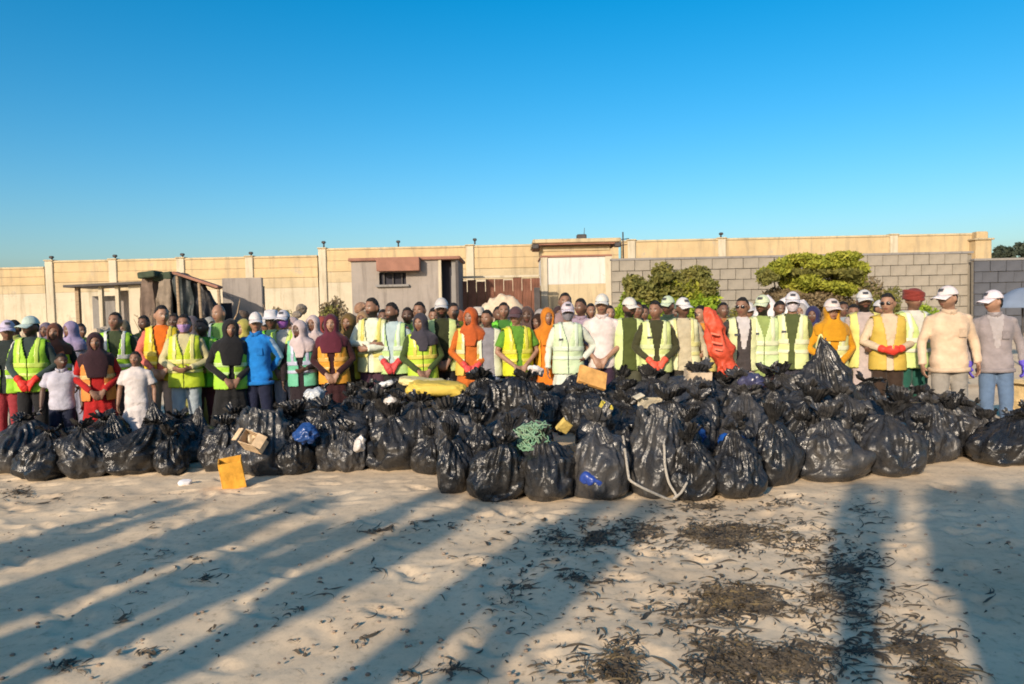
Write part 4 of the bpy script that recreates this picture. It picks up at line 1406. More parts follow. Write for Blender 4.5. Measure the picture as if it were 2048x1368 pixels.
# headwear, all in the head frame
def head_piece(k):
    key = ('head', k)
    if key in _cloth:
        return _cloth[key]
    mb = MB()
    if k == 'hair':
        mb.ball(HC + np.array((0, .007, .003)), HR * 1.06, 30, 22)
        me = remesh(mb, .009, 1, name='hair')
        co, no = get_co(me), get_no(me)
        co = co + no * (vnoise(co * 90, 5) * .004 + vnoise(co * 38, 6) * .005)[:, None]
        set_co(me, co)
        me = keep_faces(me, lambda c, n: c[:, 2] > .096 + .116 * np.where(c[:, 1] < 0, np.interp(c[:, 1], [-.10, -.055, -.02, 0], [.80, .66, .30, .10]), np.interp(c[:, 1], [0, .04, .1], [.05, -.45, -.6])), .008, 'hair')
    elif k == 'cap':
        mb.ball((0, .0, .118), (.088, .109, .118), 30, 20)
        me = remesh(mb, .009, 1, name='cap')
        me = keep_faces(me, lambda c, n: c[:, 2] > .137 + .10 * (c[:, 1] + .0) * -.25, .006, 'cap')
        co = get_co(me)
        co[:, 2] += .010 * smooth(.0, -.09, co[:, 1]) * smooth(.16, .2, co[:, 2])
        set_co(me, co)
    elif k == 'brim':
        vs, fs = [], []
        nu, nv = 16, 5
        for lay in (0, 1):
            for i in range(nv):
                for j in range(nu):
                    a = math.pi * (.12 + .76 * j / (nu - 1))
                    q = i / (nv - 1)
                    r0 = np.array((math.cos(a) * .087, -math.sin(a) * .108))
                    r1 = np.array((math.cos(a) * .088, -.085 - math.sin(a) * .115))
                    p = r0 * (1 - q) + r1 * q
                    z = .141 - .022 * q - .020 * (math.cos(a) ** 2) * (0.5 + q) - .005 * lay
                    vs.append((p[0], p[1], z))
        for lay in (0, 1):
            o = lay * nu * nv
            for i in range(nv - 1):
                for j in range(nu - 1):
                    q = (o + i * nu + j, o + i * nu + j + 1, o + (i + 1) * nu + j + 1, o + (i + 1) * nu + j)
                    fs.append(q if lay == 0 else q[::-1])
        o = nu * nv
        for j in range(nu - 1):
            a = (nv - 1) * nu + j
            fs.append((a, a + 1, a + 1 + o, a + o))
        for i in range(nv - 1):
            fs.append((i * nu, (i + 1) * nu, (i + 1) * nu + o, i * nu + o))
            fs.append((i * nu + nu - 1, i * nu + nu - 1 + o, (i + 1) * nu + nu - 1 + o, (i + 1) * nu + nu - 1))
        me = grid_mesh('brim', np.array(vs), fs)
    elif k == 'emblem':
        vs, fs = [], []
        for i in range(5):
            for j in range(9):
                x = -.030 + .060 * j / 8
                z = .172 + .028 * i / 4
                zz = (z - .118) / .118
                y = -.113 * math.sqrt(max(0, 1 - (x / .088) ** 2 - zz * zz * .92)) - .004
                vs.append((x, y, z + .008))
        for i in range(4):
            for j in range(8):
                fs.append((i * 9 + j, i * 9 + j + 1, i * 9 + j + 10, i * 9 + j + 9))
        me = grid_mesh('emblem', np.array(vs), fs)
    elif k in ('scarf', 'scarf_long'):
        mb.ball((0, .0, .100), (.099, .119, .138), 30, 20)
        long = k == 'scarf_long'
        mb.rings([(-.33 if long else -.20, .165 if long else .20, .155, .01), (-.20, .215, .150, .012), (-.11, .222, .140, .012), (-.065, .19, .13, .01), (-.03, .125, .115, .008), (.0, .094, .105, .004), (.10, .09, .10, .005), (.16, .07, .09, .005)], 30)
        mb.tube([(0, -.070, .0), (0, -.105, -.08), (0, -.125, -.18), (0, -.140, -.36 if long else -.27)], [(.075, .04), (.135, .045), (.15, .04), (.11 if long else .13, .028)], 16, up=(0, 1, 0))
        me = remesh(mb, .0105, 2, name='scarf')
        wrinkle(me, .007, 12, (10, 10, 7))
        me = keep_faces(me, lambda c, n: ~(((c[:, 0] / .060) ** 2 + ((c[:, 2] - .088) / .088) ** 2 < 1) & (c[:, 1] < -.02)), .022, 'scarf')
    elif k == 'mask':
        mb.ball(HC + np.array((0, -.004, -.004)), HR, 30, 24, lambda v: head_fn(v) * np.array((1.05, 1.06, 1.02)))
        me = remesh(mb, .008, 2, name='mask')
        me = keep_faces(me, lambda c, n: (c[:, 1] < -.035) & (c[:, 2] < .094) & (c[:, 2] > .0), .003, 'mask')
    elif k == 'glasses':
        for s in (-1, 1):
            mb.box((.030 * s, -.099, .103), (.046, .008, .032), bev=.004, rz=-.18 * s * -1)
            mb.box((.066 * s, -.055, .106), (.005, .09, .006))
        mb.box((0, -.103, .110), (.02, .006, .006))
        me = mb.mesh('glasses')
    elif k == 'turban':
        mb.ball((0, .004, .150), (.098, .115, .085), 26, 16)
        for i in range(5):
            a = i * .6
            pts = [(.094 * math.cos(t), .006 + .110 * math.sin(t), .150 + .022 * math.sin(t + a * 2) + (i - 2) * .016) for t in np.linspace(0, 2 * math.pi, 24)]
            mb.tube(pts, [.016] * 24, 8, up=(0, 0, 1))
        me = remesh(mb, .009, 1, name='turban')
    elif k == 'sunhat':
        mb.rings([(.145, .098, .118, 0), (.19, .094, .112, 0), (.235, .085, .10, 0), (.25, .05, .06, 0)], 26)
        mb.rings([(.118, .175, .195, 0), (.126, .176, .196, 0), (.148, .098, .118, 0)], 30)
        me = remesh(mb, .009, 2, name='sunhat')
    _cloth[key] = me
    return me

WHITE = (.72, .70, .68)
SK = {'d': (.135, .072, .047), 'm': (.21, .113, .072), 'l': (.29, .165, .108), 'k': (.09, .050, .034)}
LIME = (.36, .66, .045); YLIME = (.55, .68, .04); GREEN = (.16, .60, .04); PALE = (.66, .74, .30); CREAM = (.74, .70, .42); YEL = (.70, .56, .05)
ORANGE = (.80, .24, .04); AMBER = (.62, .30, .02); BLACK = (.012, .012, .014)
CHILD_SCALE = {}

def person(px, top, d, label, pose='clasp', head='front', skin='d', beard=0.0, hair=True, cap=None, scarf=None, scarf_kind='scarf', vest=None, vstyle='open', tape=None,
           shirt=WHITE, skind='shirt', lower=('trousers', (.03, .03, .035)), gloves=None, mask=None, glasses=False, turban=None, hat=None, wide=1.0, face=0.0, group='crowd of volunteers behind the bags',
           patch=False, bib=None, stripe=None, height=None, loc=None, emblem=True, name='person'):
    if loc is None:
        q = at(px, top, d)
        gzv = gz(q.x, d)
        hgt = q.z - gzv
        loc = (q.x, d, gzv)
        if cap or hat or turban:
            hgt -= .022
        if scarf:
            hgt -= .022
    else:
        hgt = height
    child = hgt < 1.25
    s = hgt / 1.735
    # turn each figure roughly towards the camera
    k_ = math.sin(loc[0] * 12.9898 + loc[1] * 78.233) * 43758.5453
    k_ = (k_ - math.floor(k_)) * 2 - 1
    rz = math.atan2(loc[0], loc[1]) * -0.55 + R(face + 17 * k_)
    t = thing(name, label, 'person', loc, rz, group)
    sx = s * wide * (1.06 if child else 1.0)
    t.scale = (sx * (1 + .05 * k_), sx * (1 + .05 * k_), s)
    t.rotation_euler = (R(1.2 * k_), R(1.6 * math.sin(k_ * 9)), rz)
    HM = head_matrix(head)
    if child:                                      # children have larger heads for their height
        HM = HM
    dye = lambda c: None if c is None else tuple(min(.56, k * .74) for k in c)
    shirt, vest, tape, cap, scarf, hat, turban, mask, bib, stripe = (dye(c) for c in (shirt, vest, tape, cap, scarf, hat, turban, mask, bib, stripe))
    lower = None if lower is None else (lower[0], dye(lower[1]))
    body = obj('body', body_mesh(pose, head), SKIN, t, (*SK[skin], beard))
    def top_piece(nm, k, mat, col=None, par=None, M=HM):
        o = obj(nm, head_piece(k), mat, par or t, col)
        if par is None:
            o.matrix_local = M
        return o
    if scarf is not None:
        top_piece('headscarf', scarf_kind, CLOTH, scarf)
    elif turban is not None:
        top_piece('turban', 'turban', CLOTH, turban)
    elif hair and not cap and not hat:
        top_piece('hair', 'hair', HAIR)
    elif hair:
        top_piece('hair', 'hair', HAIR)
    if cap is not None:
        M = HM @ Matrix.Translation((0, 0, .012)) @ Matrix.Scale(1.10, 4) @ Matrix.Translation((0, 0, -.008)) if scarf is not None else HM
        c = top_piece('cap', 'cap', CLOTH, cap, None, M)
        top_piece('brim', 'brim', CLOTH, cap, c)
        if emblem:
            top_piece('emblem', 'emblem', EMBLEM, None, c)
    if hat is not None:
        top_piece('sunhat', 'sunhat', CLOTH, hat)
    if mask is not None:
        top_piece('face_mask', 'mask', PLAIN_OBJ, mask)
    if glasses:
        top_piece('sunglasses', 'glasses', LENS)
    if lower is not None:
        obj({'trousers': 'trousers', 'skirt': 'skirt'}[lower[0]] if lower[0] == 'trousers' else 'skirt', garment('trousers', 'any') if lower[0] == 'trousers' else garment('skirt_', 'any') if False else garment('trousers', 'any'), CLOTH, t, lower[1])
    nm = {'shirt': 'shirt', 'tee': 't_shirt', 'tunic': 'long_shirt', 'robe': 'robe', 'dress': 'dress'}[skind]
    obj(nm, garment(skind, pose), CLOTH, t, shirt)
    if vest is not None:
        v = obj('safety_vest', garment('vest_' + vstyle, 'any'), VEST, t, vest)
        if tape is not None:
            obj('reflective_tape', garment('tape_' + vstyle, 'any'), TAPE, v, tape)
        if patch:
            mb = MB()
            mb.box((-.098, -.166, 1.265), (.058, .006, .026))
            if 'patch' not in _cloth:
                _cloth['patch'] = mb.mesh('patch', False)
            obj('chest_patch', _cloth['patch'], EMBLEM, v)
    if vest is None and scarf is None and skind in ('shirt', 'tee') and loc[1] > 0:
        for sd in (-1, 1):
            obj('collar', collar_mesh(sd), CLOTH, t, tuple(c * .9 for c in shirt))
        if skind == 'shirt':
            obj('hem_band', hem_mesh(), CLOTH, t, tuple(c * .88 for c in shirt))
            obj('chest_pocket', pocket_mesh(), CLOTH, t, tuple(c * .86 for c in shirt))
    if bib is not None:
        obj('shirt_front', garment('bib_' + skind, pose), CLOTH, t, bib)
    if stripe is not None:
        for sd in ('l', 'r'):
            obj('sleeve_stripe', garment('stripe_' + skind + '_' + sd, pose), CLOTH, t, stripe)
    if gloves is not None:
        for sd in (-1, 1):
            obj('glove', glove_mesh(pose, sd), RUBBER, t, gloves)
    for sd in (-1, 1):
        obj('shoe', shoe_mesh(sd), SHOE, t)
    return t

SILV = (.62, .64, .60)
YT = (.78, .80, .45)
FRONT = []
def P_(*a, **k):
    FRONT.append((a[0], a[3]))
    return person(*a, **k)

NAVY = (.012, .016, .04); JEANS = (.10, .17, .30); RED = (.55, .03, .02)
# --- left part of the row
P_(6, 640, 8.6, 'person in lilac cap and lime vest cut by the left picture edge', 'sides', 'right', 'd', cap=(.55, .50, .66), vest=LIME, tape=SILV, shirt=(.02, .03, .03), skind='shirt', lower=('trousers', (.30, .03, .04)))
P_(55, 632, 8.5, 'person in pale mint cap and lime vest, red gloves clasped in front', 'clasp', 'left', 'k', 1, cap=(.55, .68, .62), vest=LIME, tape=(.55, .72, .12), vstyle='closed', shirt=(.03, .05, .05), skind='shirt', lower=('trousers', BLACK), gloves=RED, emblem=False)
P_(106, 646, 9.2, 'woman in brown headscarf with black collar behind the child in white tee', 'sides', 'front', 'm', scarf=(.14, .05, .03), vest=YLIME, tape=SILV, shirt=BLACK, skind='robe', lower=None)
P_(117, 708, 8.15, 'small child in printed white t-shirt standing at the far left of the crowd', 'sides', 'right', 'k', shirt=(.52, .50, .58), skind='tee', lower=('trousers', NAVY))
P_(196, 664, 8.3, 'girl in black and maroon headscarf, orange vest and red dress', 'clasp', 'front', 'm', scarf=(.035, .012, .018), scarf_kind='scarf_long', vest=(.85, .27, .06), vstyle='wide', tape=(.8, .5, .2), shirt=(.42, .012, .012), skind='robe', lower=None)
P_(224, 626, 9.5, 'bare-headed young man in green vest behind the girl in red dress', 'hip|sides', 'upleft', 'm', .2, vest=LIME, tape=SILV, shirt=(.05, .07, .03))
P_(268, 704, 8.2, 'small girl in long white dress left of the man in pink sleeves', 'sides', 'front', 'm', shirt=(.66, .60, .58), skind='dress', lower=('trousers', (.5, .45, .45)))
P_(316, 612, 9.1, 'tall man in golden vest with orange collar and pink sleeves', 'clasp', 'right', 'l', vest=(.80, .56, .03), tape=(.75, .60, .10), vstyle='open', shirt=(.62, .16, .12), lower=('trousers', (.50, .38, .32)), hair=True, bib=(.75, .16, .01))
P_(366, 630, 8.7, 'youth with lilac face mask in bright yellow vest and pale jeans', 'belly', 'front', 'm', vest=YLIME, tape=(.80, .70, .25), vstyle='closed', shirt=(.58, .52, .28), lower=('trousers', (.42, .48, .52)), mask=(.42, .26, .50))
P_(404, 638, 9.0, 'dark-haired man in vivid green vest right of the lilac-masked youth', 'belly|sides', 'left', 'k', .6, vest=GREEN, tape=(.40, .66, .12), vstyle='open', shirt=(.10, .34, .03), lower=('trousers', (.10, .02, .03)))
P_(437, 610, 9.9, 'bald man standing behind the woman in black headscarf and lime vest', 'sides', 'left', 'l', hair=False, vest=GREEN, tape=SILV, shirt=(.2, .4, .1))
P_(453, 638, 8.8, 'woman in black headscarf with lime vest, black skirt and pale cuffs', 'clasp', 'front', 'm', scarf=BLACK, scarf_kind='scarf_long', vest=(.40, .72, .06), tape=(.55, .75, .30), vstyle='open', shirt=(.012, .012, .013), skind='robe', lower=None)
P_(481, 638, 9.7, 'woman in mustard headscarf behind the man in blue jacket', 'sides', 'left', 'l', scarf=(.46, .40, .10), vest=LIME, shirt=(.06, .12, .05), skind='robe', lower=None)
blue = P_(515, 624, 8.9, 'man in bright blue tracksuit jacket, white cap and navy trousers', 'sides|back', 'right', 'l', cap=(.70, .66, .66), shirt=(.01, .20, .62), lower=('trousers', (.012, .016, .045)), emblem=False, stripe=(.42, .58, .72))
P_(548, 622, 9.7, 'person in wide white sunhat behind the man in blue jacket', 'sides', 'front', 'k', hat=(.66, .66, .70), vest=GREEN, shirt=(.03, .10, .07))
P_(571, 620, 9.3, 'man with purple mask, white cap and lime vest over grey shirt', 'clasp', 'front', 'm', cap=(.66, .64, .70), vest=(.48, .74, .09), tape=(.60, .74, .20), vstyle='open', shirt=(.55, .55, .50), lower=('trousers', (.50, .48, .56)), mask=(.34, .12, .46))
P_(605, 640, 9.1, 'woman in pinkish white headscarf with teal vest and dark robe', 'sides|belly', 'left', 'k', scarf=(.58, .48, .48), vest=(.16, .52, .34), tape=(.50, .52, .68), vstyle='open', shirt=(.02, .012, .016), skind='robe', lower=None)
P_(630, 630, 9.7, 'woman in white headscarf and maroon robe behind the orange vest', 'sides', 'front', 'm', scarf=(.62, .50, .48), shirt=(.06, .01, .012), skind='robe', lower=None)
P_(668, 628, 9.0, 'woman in plum headscarf with orange vest and dark maroon robe', 'clasp', 'front', 'l', scarf=(.10, .014, .03), vest=(.84, .34, .04), tape=(.85, .42, .10), vstyle='open', shirt=(.035, .008, .010), skind='robe', lower=None)
P_(700, 626, 9.5, 'woman in olive brown headscarf and yellow vest left of tall bearded man', 'sides', 'left', 'm', scarf=(.16, .10, .03), vest=YEL, vstyle='open', shirt=(.10, .05, .015), skind='robe', lower=None)
# --- centre
P_(742, 597, 9.35, 'tall bearded man in cream vest with arms crossed on his chest', 'crossed', 'left', 'm', 1, vest=(.74, .76, .40), tape=(.70, .62, .15), vstyle='open', shirt=(.72, .76, .62), lower=('trousers', (.07, .03, .05)))
P_(790, 606, 9.3, 'bearded man in pale green vest with light blue sleeves', 'clasp', 'left', 'd', 1, vest=(.50, .70, .30), tape=(.62, .74, .62), vstyle='open', shirt=(.42, .54, .56), lower=('trousers', (.02, .02, .02)), gloves=(.45, .05, .05))
P_(813, 616, 10.1, 'dark man half hidden behind the pale green vest', 'sides', 'front', 'k', .5, vest=LIME, shirt=(.15, .3, .06))
P_(842, 605, 10.2, 'man in lavender scarf behind the woman with charcoal headscarf', 'sides', 'left', 'm', shirt=(.4, .36, .46), vest=PALE, vstyle='open')
P_(846, 626, 9.2, 'woman in charcoal headscarf and lime vest with gold stripe', 'clasp', 'left', 'm', scarf=(.05, .045, .06), vest=(.50, .70, .06), tape=(.80, .62, .12), vstyle='closed', shirt=(.05, .08, .02), skind='robe', lower=None)
P_(887, 596, 9.5, 'bearded man in white cap and black clothes with vest hanging open', 'clasp', 'front', 'm', 1, cap=(.62, .60, .58), vest=(.60, .72, .30), vstyle='wide', shirt=(.03, .035, .012), lower=('trousers', BLACK), emblem=False)
P_(908, 607, 10.0, 'man in yellow vest behind the one wearing black clothes', 'sides', 'right', 'm', .3, vest=YEL, shirt=(.3, .2, .05))
P_(935, 615, 9.4, 'woman in rust orange headscarf and dress with yellow vest', 'clasp', 'left', 'm', scarf=(.50, .10, .02), vest=(.76, .54, .10), vstyle='wide', tape=(.8, .7, .4), shirt=(.55, .14, .02), skind='robe', lower=None, gloves=(.55, .06, .06))
P_(973, 621, 9.4, 'man in grey t-shirt under a wide open white vest', 'back', 'left', 'm', .5, vest=(.70, .72, .55), vstyle='wide', shirt=(.26, .25, .28), skind='tee', lower=('trousers', (.18, .22, .34)))
P_(1010, 606, 10.1, 'short-haired man in green shirt behind the bright yellow vest', 'sides', 'front', 'm', .2, vest=GREEN, shirt=(.06, .2, .03))
P_(1036, 613, 9.3, 'man in dark cap and bright yellow vest with hands joined', 'clasp', 'left', 'l', cap=(.10, .05, .06), vest=(.66, .70, .03), tape=(.74, .66, .10), vstyle='open', shirt=(.12, .30, .03), skind='tee', lower=('trousers', (.06, .03, .05)), emblem=False)
P_(1058, 613, 10.1, 'woman in brown headscarf right of the yellow vest, in back row', 'sides', 'front', 'k', scarf=(.10, .06, .05), shirt=(.2, .1, .05), skind='robe', lower=None)
P_(1075, 627, 9.6, 'woman in dark brown headscarf with white vest strip', 'sides', 'left', 'd', scarf=(.035, .016, .010), vest=(.74, .66, .45), vstyle='wide', shirt=(.52, .40, .30), skind='robe', lower=None)
P_(1097, 615, 9.4, 'woman in orange scarf and long orange robe left of the pale jacket', 'sides', 'right', 'm', scarf=(.60, .20, .015), vest=(.76, .40, .03), vstyle='wide', shirt=(.74, .20, .015), skind='robe', lower=None)
P_(1125, 587, 10.3, 'tall dark-haired man behind the masked person in pale jacket', 'sides', 'front', 'm', shirt=(.3, .2, .2))
P_(1133, 604, 9.2, 'person in lilac white cap and grey mask wearing pale mint vest', 'sides|hip', 'front', 'm', cap=(.66, .58, .64), vest=(.62, .78, .48), tape=(.66, .76, .60), vstyle='closed', shirt=(.66, .70, .60), skind='tunic', lower=('trousers', (.5, .45, .42)), mask=(.25, .24, .28), patch=True)
P_(1158, 598, 10.0, 'man in lilac shirt left of the white t-shirt man', 'sides', 'left', 'd', .3, shirt=(.40, .30, .38))
P_(1197, 588, 9.3, 'man in white cap and white t-shirt with bare forearms joined', 'clasp', 'front', 'l', .3, cap=(.72, .70, .64), shirt=(.74, .64, .62), skind='tee', lower=('trousers', (.05, .025, .05)), emblem=False)
P_(1222, 612, 10.2, 'person half hidden behind the right shoulder of white t-shirt', 'sides', 'front', 'l', shirt=(.5, .35, .22))
P_(1252, 595, 9.3, 'bearded man in white cap and olive shirt, pale vest hanging open', 'sides', 'right', 'd', 1, cap=(.70, .68, .62), vest=(.62, .74, .34), vstyle='wide', shirt=(.07, .09, .02), lower=('trousers', (.08, .08, .05)), emblem=False)
P_(1274, 605, 10.0, 'man in dark suit behind the olive shirt', 'sides', 'front', 'm', shirt=(.05, .05, .05))
P_(1308, 603, 9.1, 'dark-haired man in pale lime vest over black shirt, red glove', 'clasp', 'left', 'm', .2, vest=(.66, .80, .30), tape=(.70, .82, .40), vstyle='open', shirt=(.05, .05, .02), lower=('trousers', (.06, .06, .06)), gloves=(.62, .09, .05), patch=True)
P_(1331, 592, 10.0, 'man in pale green cap in back row beside the bush', 'sides', 'left', 'd', .5, cap=(.58, .68, .48), shirt=(.03, .06, .04))
P_(1370, 595, 9.2, 'man in white cap and cream vest over khaki shirt', 'back|sides', 'right', 'd', .4, cap=(.72, .70, .70), vest=(.74, .74, .46), tape=(.72, .70, .30), vstyle='wide', shirt=(.52, .46, .32), lower=('trousers', (.04, .035, .03)))
P_(1402, 612, 9.35, 'person in orange top holding up the red sack', 'belly', 'left', 'l', vest=(.80, .62, .20), vstyle='wide', shirt=(.62, .26, .04), skind='tunic', lower=('trousers', (.5, .4, .38)))
# --- right
P_(1478, 596, 9.0, 'man in sunglasses with pale vest, black waistcoat and white shirt', 'back|sides', 'left', 'm', glasses=True, vest=(.72, .74, .40), vstyle='wide', shirt=(.06, .05, .05), skind='shirt', lower=('trousers', (.40, .30, .28)), patch=True, bib=(.60, .56, .55))
P_(1522, 590, 9.0, 'bearded man in pale green cap, mint vest and white long shirt', 'sides|back', 'left', 'm', 1, cap=(.66, .74, .50), vest=(.62, .80, .38), tape=(.74, .82, .50), vstyle='closed', shirt=(.30, .38, .12), skind='tunic', lower=('trousers', (.62, .60, .58)), patch=True)
P_(1578, 584, 8.95, 'man in white cap with white and purple mask, pale vest, dark sleeves', 'back|sides', 'front', 'm', cap=(.74, .70, .72), vest=(.70, .80, .34), tape=(.78, .84, .50), vstyle='open', shirt=(.08, .10, .03), lower=('trousers', (.05, .05, .07)), mask=(.66, .60, .66), glasses=True, patch=True)
P_(1626, 612, 9.9, 'person in navy hooded scarf between masked man and amber scarf woman', 'sides', 'left', 'd', scarf=(.03, .03, .10), shirt=(.10, .10, .20), skind='robe', lower=None)
P_(1660, 598, 8.85, 'woman with white cap over amber headscarf and pale yellow vest', 'clasp', 'front', 'l', scarf=(.60, .28, .01), cap=(.74, .64, .60), vest=(.76, .74, .30), tape=(.74, .80, .50), vstyle='open', shirt=(.62, .28, .01), skind='robe', lower=None, patch=True)
P_(1733, 580, 8.9, 'bearded man in white cap and long mauve robe with open vest', 'sides|belly', 'front', 'd', 1, cap=(.74, .72, .68), vest=(.74, .70, .22), vstyle='wide', shirt=(.48, .40, .38), skind='robe', lower=None)
P_(1773, 588, 8.7, 'man in sunglasses with tan jacket, red gloves and brown trousers', 'belly', 'left', 'l', glasses=True, vest=(.62, .44, .08), vstyle='open', shirt=(.66, .52, .36), lower=('trousers', (.05, .03, .02)), gloves=(.60, .05, .03))
P_(1820, 577, 8.75, 'man in rust red turban, pale checked vest and dark green trousers', 'sides', 'front', 'm', .3, turban=(.24, .035, .025), vest=(.62, .80, .28), tape=(.80, .86, .62), vstyle='closed', shirt=(.70, .68, .60), skind='shirt', lower=('trousers', (.02, .11, .08)))
P_(1902, 572, 8.2, 'large man in white cap and cream pullover looking left', 'sides', 'profile', 'l', .3, cap=(.76, .68, .68), shirt=(.70, .52, .36), lower=('trousers', (.34, .31, .27)), wide=1.03, emblem=True, glasses=True)
P_(1997, 580, 8.2, 'man in white cap, mauve shirt and blue jeans at the right edge', 'sides', 'profile', 'l', .2, cap=(.74, .66, .70), shirt=(.31, .27, .275), lower=('trousers', (.13, .20, .32)), wide=1.0, gloves=(.10, .07, .42), bib=(.42, .38, .38))
# --- a few more seen only between shoulders
P_(146, 642, 10.0, 'person in lavender scarf far behind the child in white tee', 'sides', 'left', 'd', scarf=(.32, .26, .42), shirt=(.3, .3, .4), skind='robe', lower=None)
P_(768, 620, 10.2, 'man in lime vest between the two bearded men in front', 'sides', 'front', 'd', vest=YLIME, shirt=(.3, .35, .06))
P_(955, 616, 10.3, 'person in pale sunhat behind the rust orange headscarf', 'sides', 'front', 'm', hat=(.62, .54, .46), shirt=(.5, .45, .3))
P_(385, 632, 9.9, 'woman in grey headscarf behind the lilac-masked youth', 'sides', 'left', 'd', scarf=(.12, .10, .12), shirt=(.3, .3, .1), skind='robe', lower=None)
P_(590, 634, 9.9, 'woman in pale pink headscarf behind the purple-masked man', 'sides', 'left', 'm', scarf=(.55, .42, .42), shirt=(.2, .15, .15), skind='robe', lower=None)
P_(1700, 610, 9.9, 'man in teal shirt behind the amber headscarf', 'sides', 'left', 'm', shirt=(.12, .36, .42))

BACKROW = [
    (30, 641, 10.4, 'k', 'hair', (.30, .34, .10), 'behind the mint cap at far left'), (85, 645, 10.6, 'd', 'scarf', (.20, .16, .22), 'left of the brown headscarf'), (165, 648, 10.8, 'd', 'hair', (.16, .30, .06), 'left of the girl in red'),
    (250, 640, 10.5, 'm', 'scarf', (.14, .12, .08), 'behind the girl in white dress'), (288, 632, 10.8, 'd', 'hair', (.34, .30, .08), 'left of the golden vest'), (342, 628, 10.4, 'k', 'hair', (.45, .38, .06), 'right of the golden vest'),
    (424, 634, 10.6, 'd', 'scarf', (.30, .30, .28), 'left of the bald man'), (497, 634, 10.5, 'd', 'hair', (.10, .12, .10), 'left of the blue jacket'), (535, 632, 10.9, 'm', 'cap', (.40, .40, .44), 'right of the blue jacket'),
    (618, 634, 10.6, 'm', 'scarf', (.38, .30, .30), 'right of the purple-masked man'), (648, 632, 10.4, 'd', 'scarf', (.25, .05, .04), 'left of the plum headscarf'), (686, 630, 10.7, 'k', 'hair', (.30, .12, .05), 'right of the plum headscarf'),
    (720, 622, 10.8, 'd', 'scarf', (.35, .22, .12), 'left of the crossed arms'), (757, 616, 11.0, 'm', 'cap', (.44, .40, .38), 'right of the crossed arms'), (828, 612, 11.0, 'd', 'hair', (.30, .32, .30), 'left of the charcoal headscarf'),
    (866, 616, 10.9, 'm', 'hair', (.40, .36, .12), 'right of the charcoal headscarf'), (923, 620, 10.8, 'm', 'scarf', (.36, .10, .04), 'left of the rust headscarf'), (990, 614, 10.9, 'd', 'hair', (.22, .30, .06), 'right of the grey t-shirt'),
    (1022, 616, 11.1, 'm', 'scarf', (.40, .34, .36), 'left of the dark cap'), (1048, 618, 11.0, 'k', 'hair', (.40, .30, .08), 'right of the dark cap'), (1086, 618, 10.9, 'm', 'scarf', (.40, .36, .34), 'left of the orange robe'),
    (1112, 612, 11.0, 'd', 'scarf', (.06, .03, .03), 'right of the orange robe'), (1178, 608, 11.0, 'm', 'hair', (.40, .30, .26), 'left of the white t-shirt'), (1290, 610, 10.9, 'm', 'hair', (.40, .30, .24), 'left of the pale lime vest'),
    (1347, 608, 10.8, 'd', 'scarf', (.12, .18, .14), 'left of the cream vest'), (1440, 606, 10.8, 'd', 'hair', (.40, .16, .06), 'behind the red sack'), (1500, 604, 10.7, 'm', 'cap', (.44, .46, .36), 'right of the black waistcoat'),
    (1550, 602, 10.8, 'd', 'hair', (.30, .32, .20), 'left of the masked man in white cap'), (1605, 606, 10.6, 'm', 'scarf', (.42, .38, .36), 'right of the masked man in white cap'), (1690, 604, 10.8, 'd', 'hair', (.30, .34, .36), 'right of the amber headscarf'), (1752, 600, 10.6, 'm', 'cap', (.44, .40, .38), 'left of the tan jacket')]
for i, (px, tp, d, sk, hg, cl, wh) in enumerate(BACKROW):
    kw = dict(scarf=cl, skind='robe', lower=None) if hg == 'scarf' else dict(cap=(.6, .58, .58), emblem=False) if hg == 'cap' else {}
    word = {'scarf': 'woman in headscarf', 'cap': 'man in pale cap', 'hair': 'bare-headed man'}[hg]
    P_(px, tp, d, f'{word} in the rearmost row, {wh}', 'sides', ['left', 'front', 'right', 'down'][i % 4], sk, .5 * (i % 3 == 0), vest=(LIME, PALE, YEL)[i % 3] if i % 2 else None, shirt=cl, **kw)

# --- the photographers and onlookers beside the viewpoint whose long shadows cross the sand
def onlooker(x0, end, label, pose='sides', h=1.74, wide=1.0):
    """stands where its shadow line starts; 'end' is the depth (m) the shadow of the head reaches"""
    y = end - (h + ADDED_BANK) / math.tan(R(SUN_ELEV)) * math.cos(R(SHADOW_AZ))
    x = x0 + y * math.tan(R(SHADOW_AZ))
    person(0, 0, 0, label, pose, 'front', 'd', loc=(x, y, gz(x, y)), height=h, wide=wide, vest=LIME, shirt=(.2, .2, .25), cap=(.6, .6, .6), emblem=False, group='onlookers behind the viewpoint', name='onlooker')
ONL = [(-8.9, 8.2, 1.2), (-8.2, 7.9, 1.2), (-7.5, 7.6, 1.2), (-5.9, 6.3, 1.1), (-5.55, 6.1, 1.0), (-4.85, 6.5, 1.1), (-4.5, 6.2, 1.1), (-3.98, 6.8, 1.2), (-3.62, 6.5, 1.1), (-3.1, 6.2, 1.3), (-2.1, 6.1, 1.25), (-1.7, 5.9, 1.2),
       (-0.02, 6.4, 1.15), (0.66, 6.1, 1.2), (0.98, 6.35, 1.2), (1.3, 6.1, 1.2), (1.62, 6.45, 1.2), (2.0, 6.2, 1.2)]
ORDN = ['first', 'second', 'third', 'fourth', 'fifth', 'sixth', 'seventh', 'eighth', 'ninth', 'tenth', 'eleventh', 'twelfth', 'thirteenth', 'fourteenth', 'fifteenth', 'sixteenth', 'seventeenth', 'eighteenth']
for i, (x0, e, w) in enumerate(ONL):
    onlooker(x0, e, f'{ORDN[i]} onlooker from the left in the row behind the viewpoint', 'camera' if x0 == -0.02 else 'sides', wide=w)
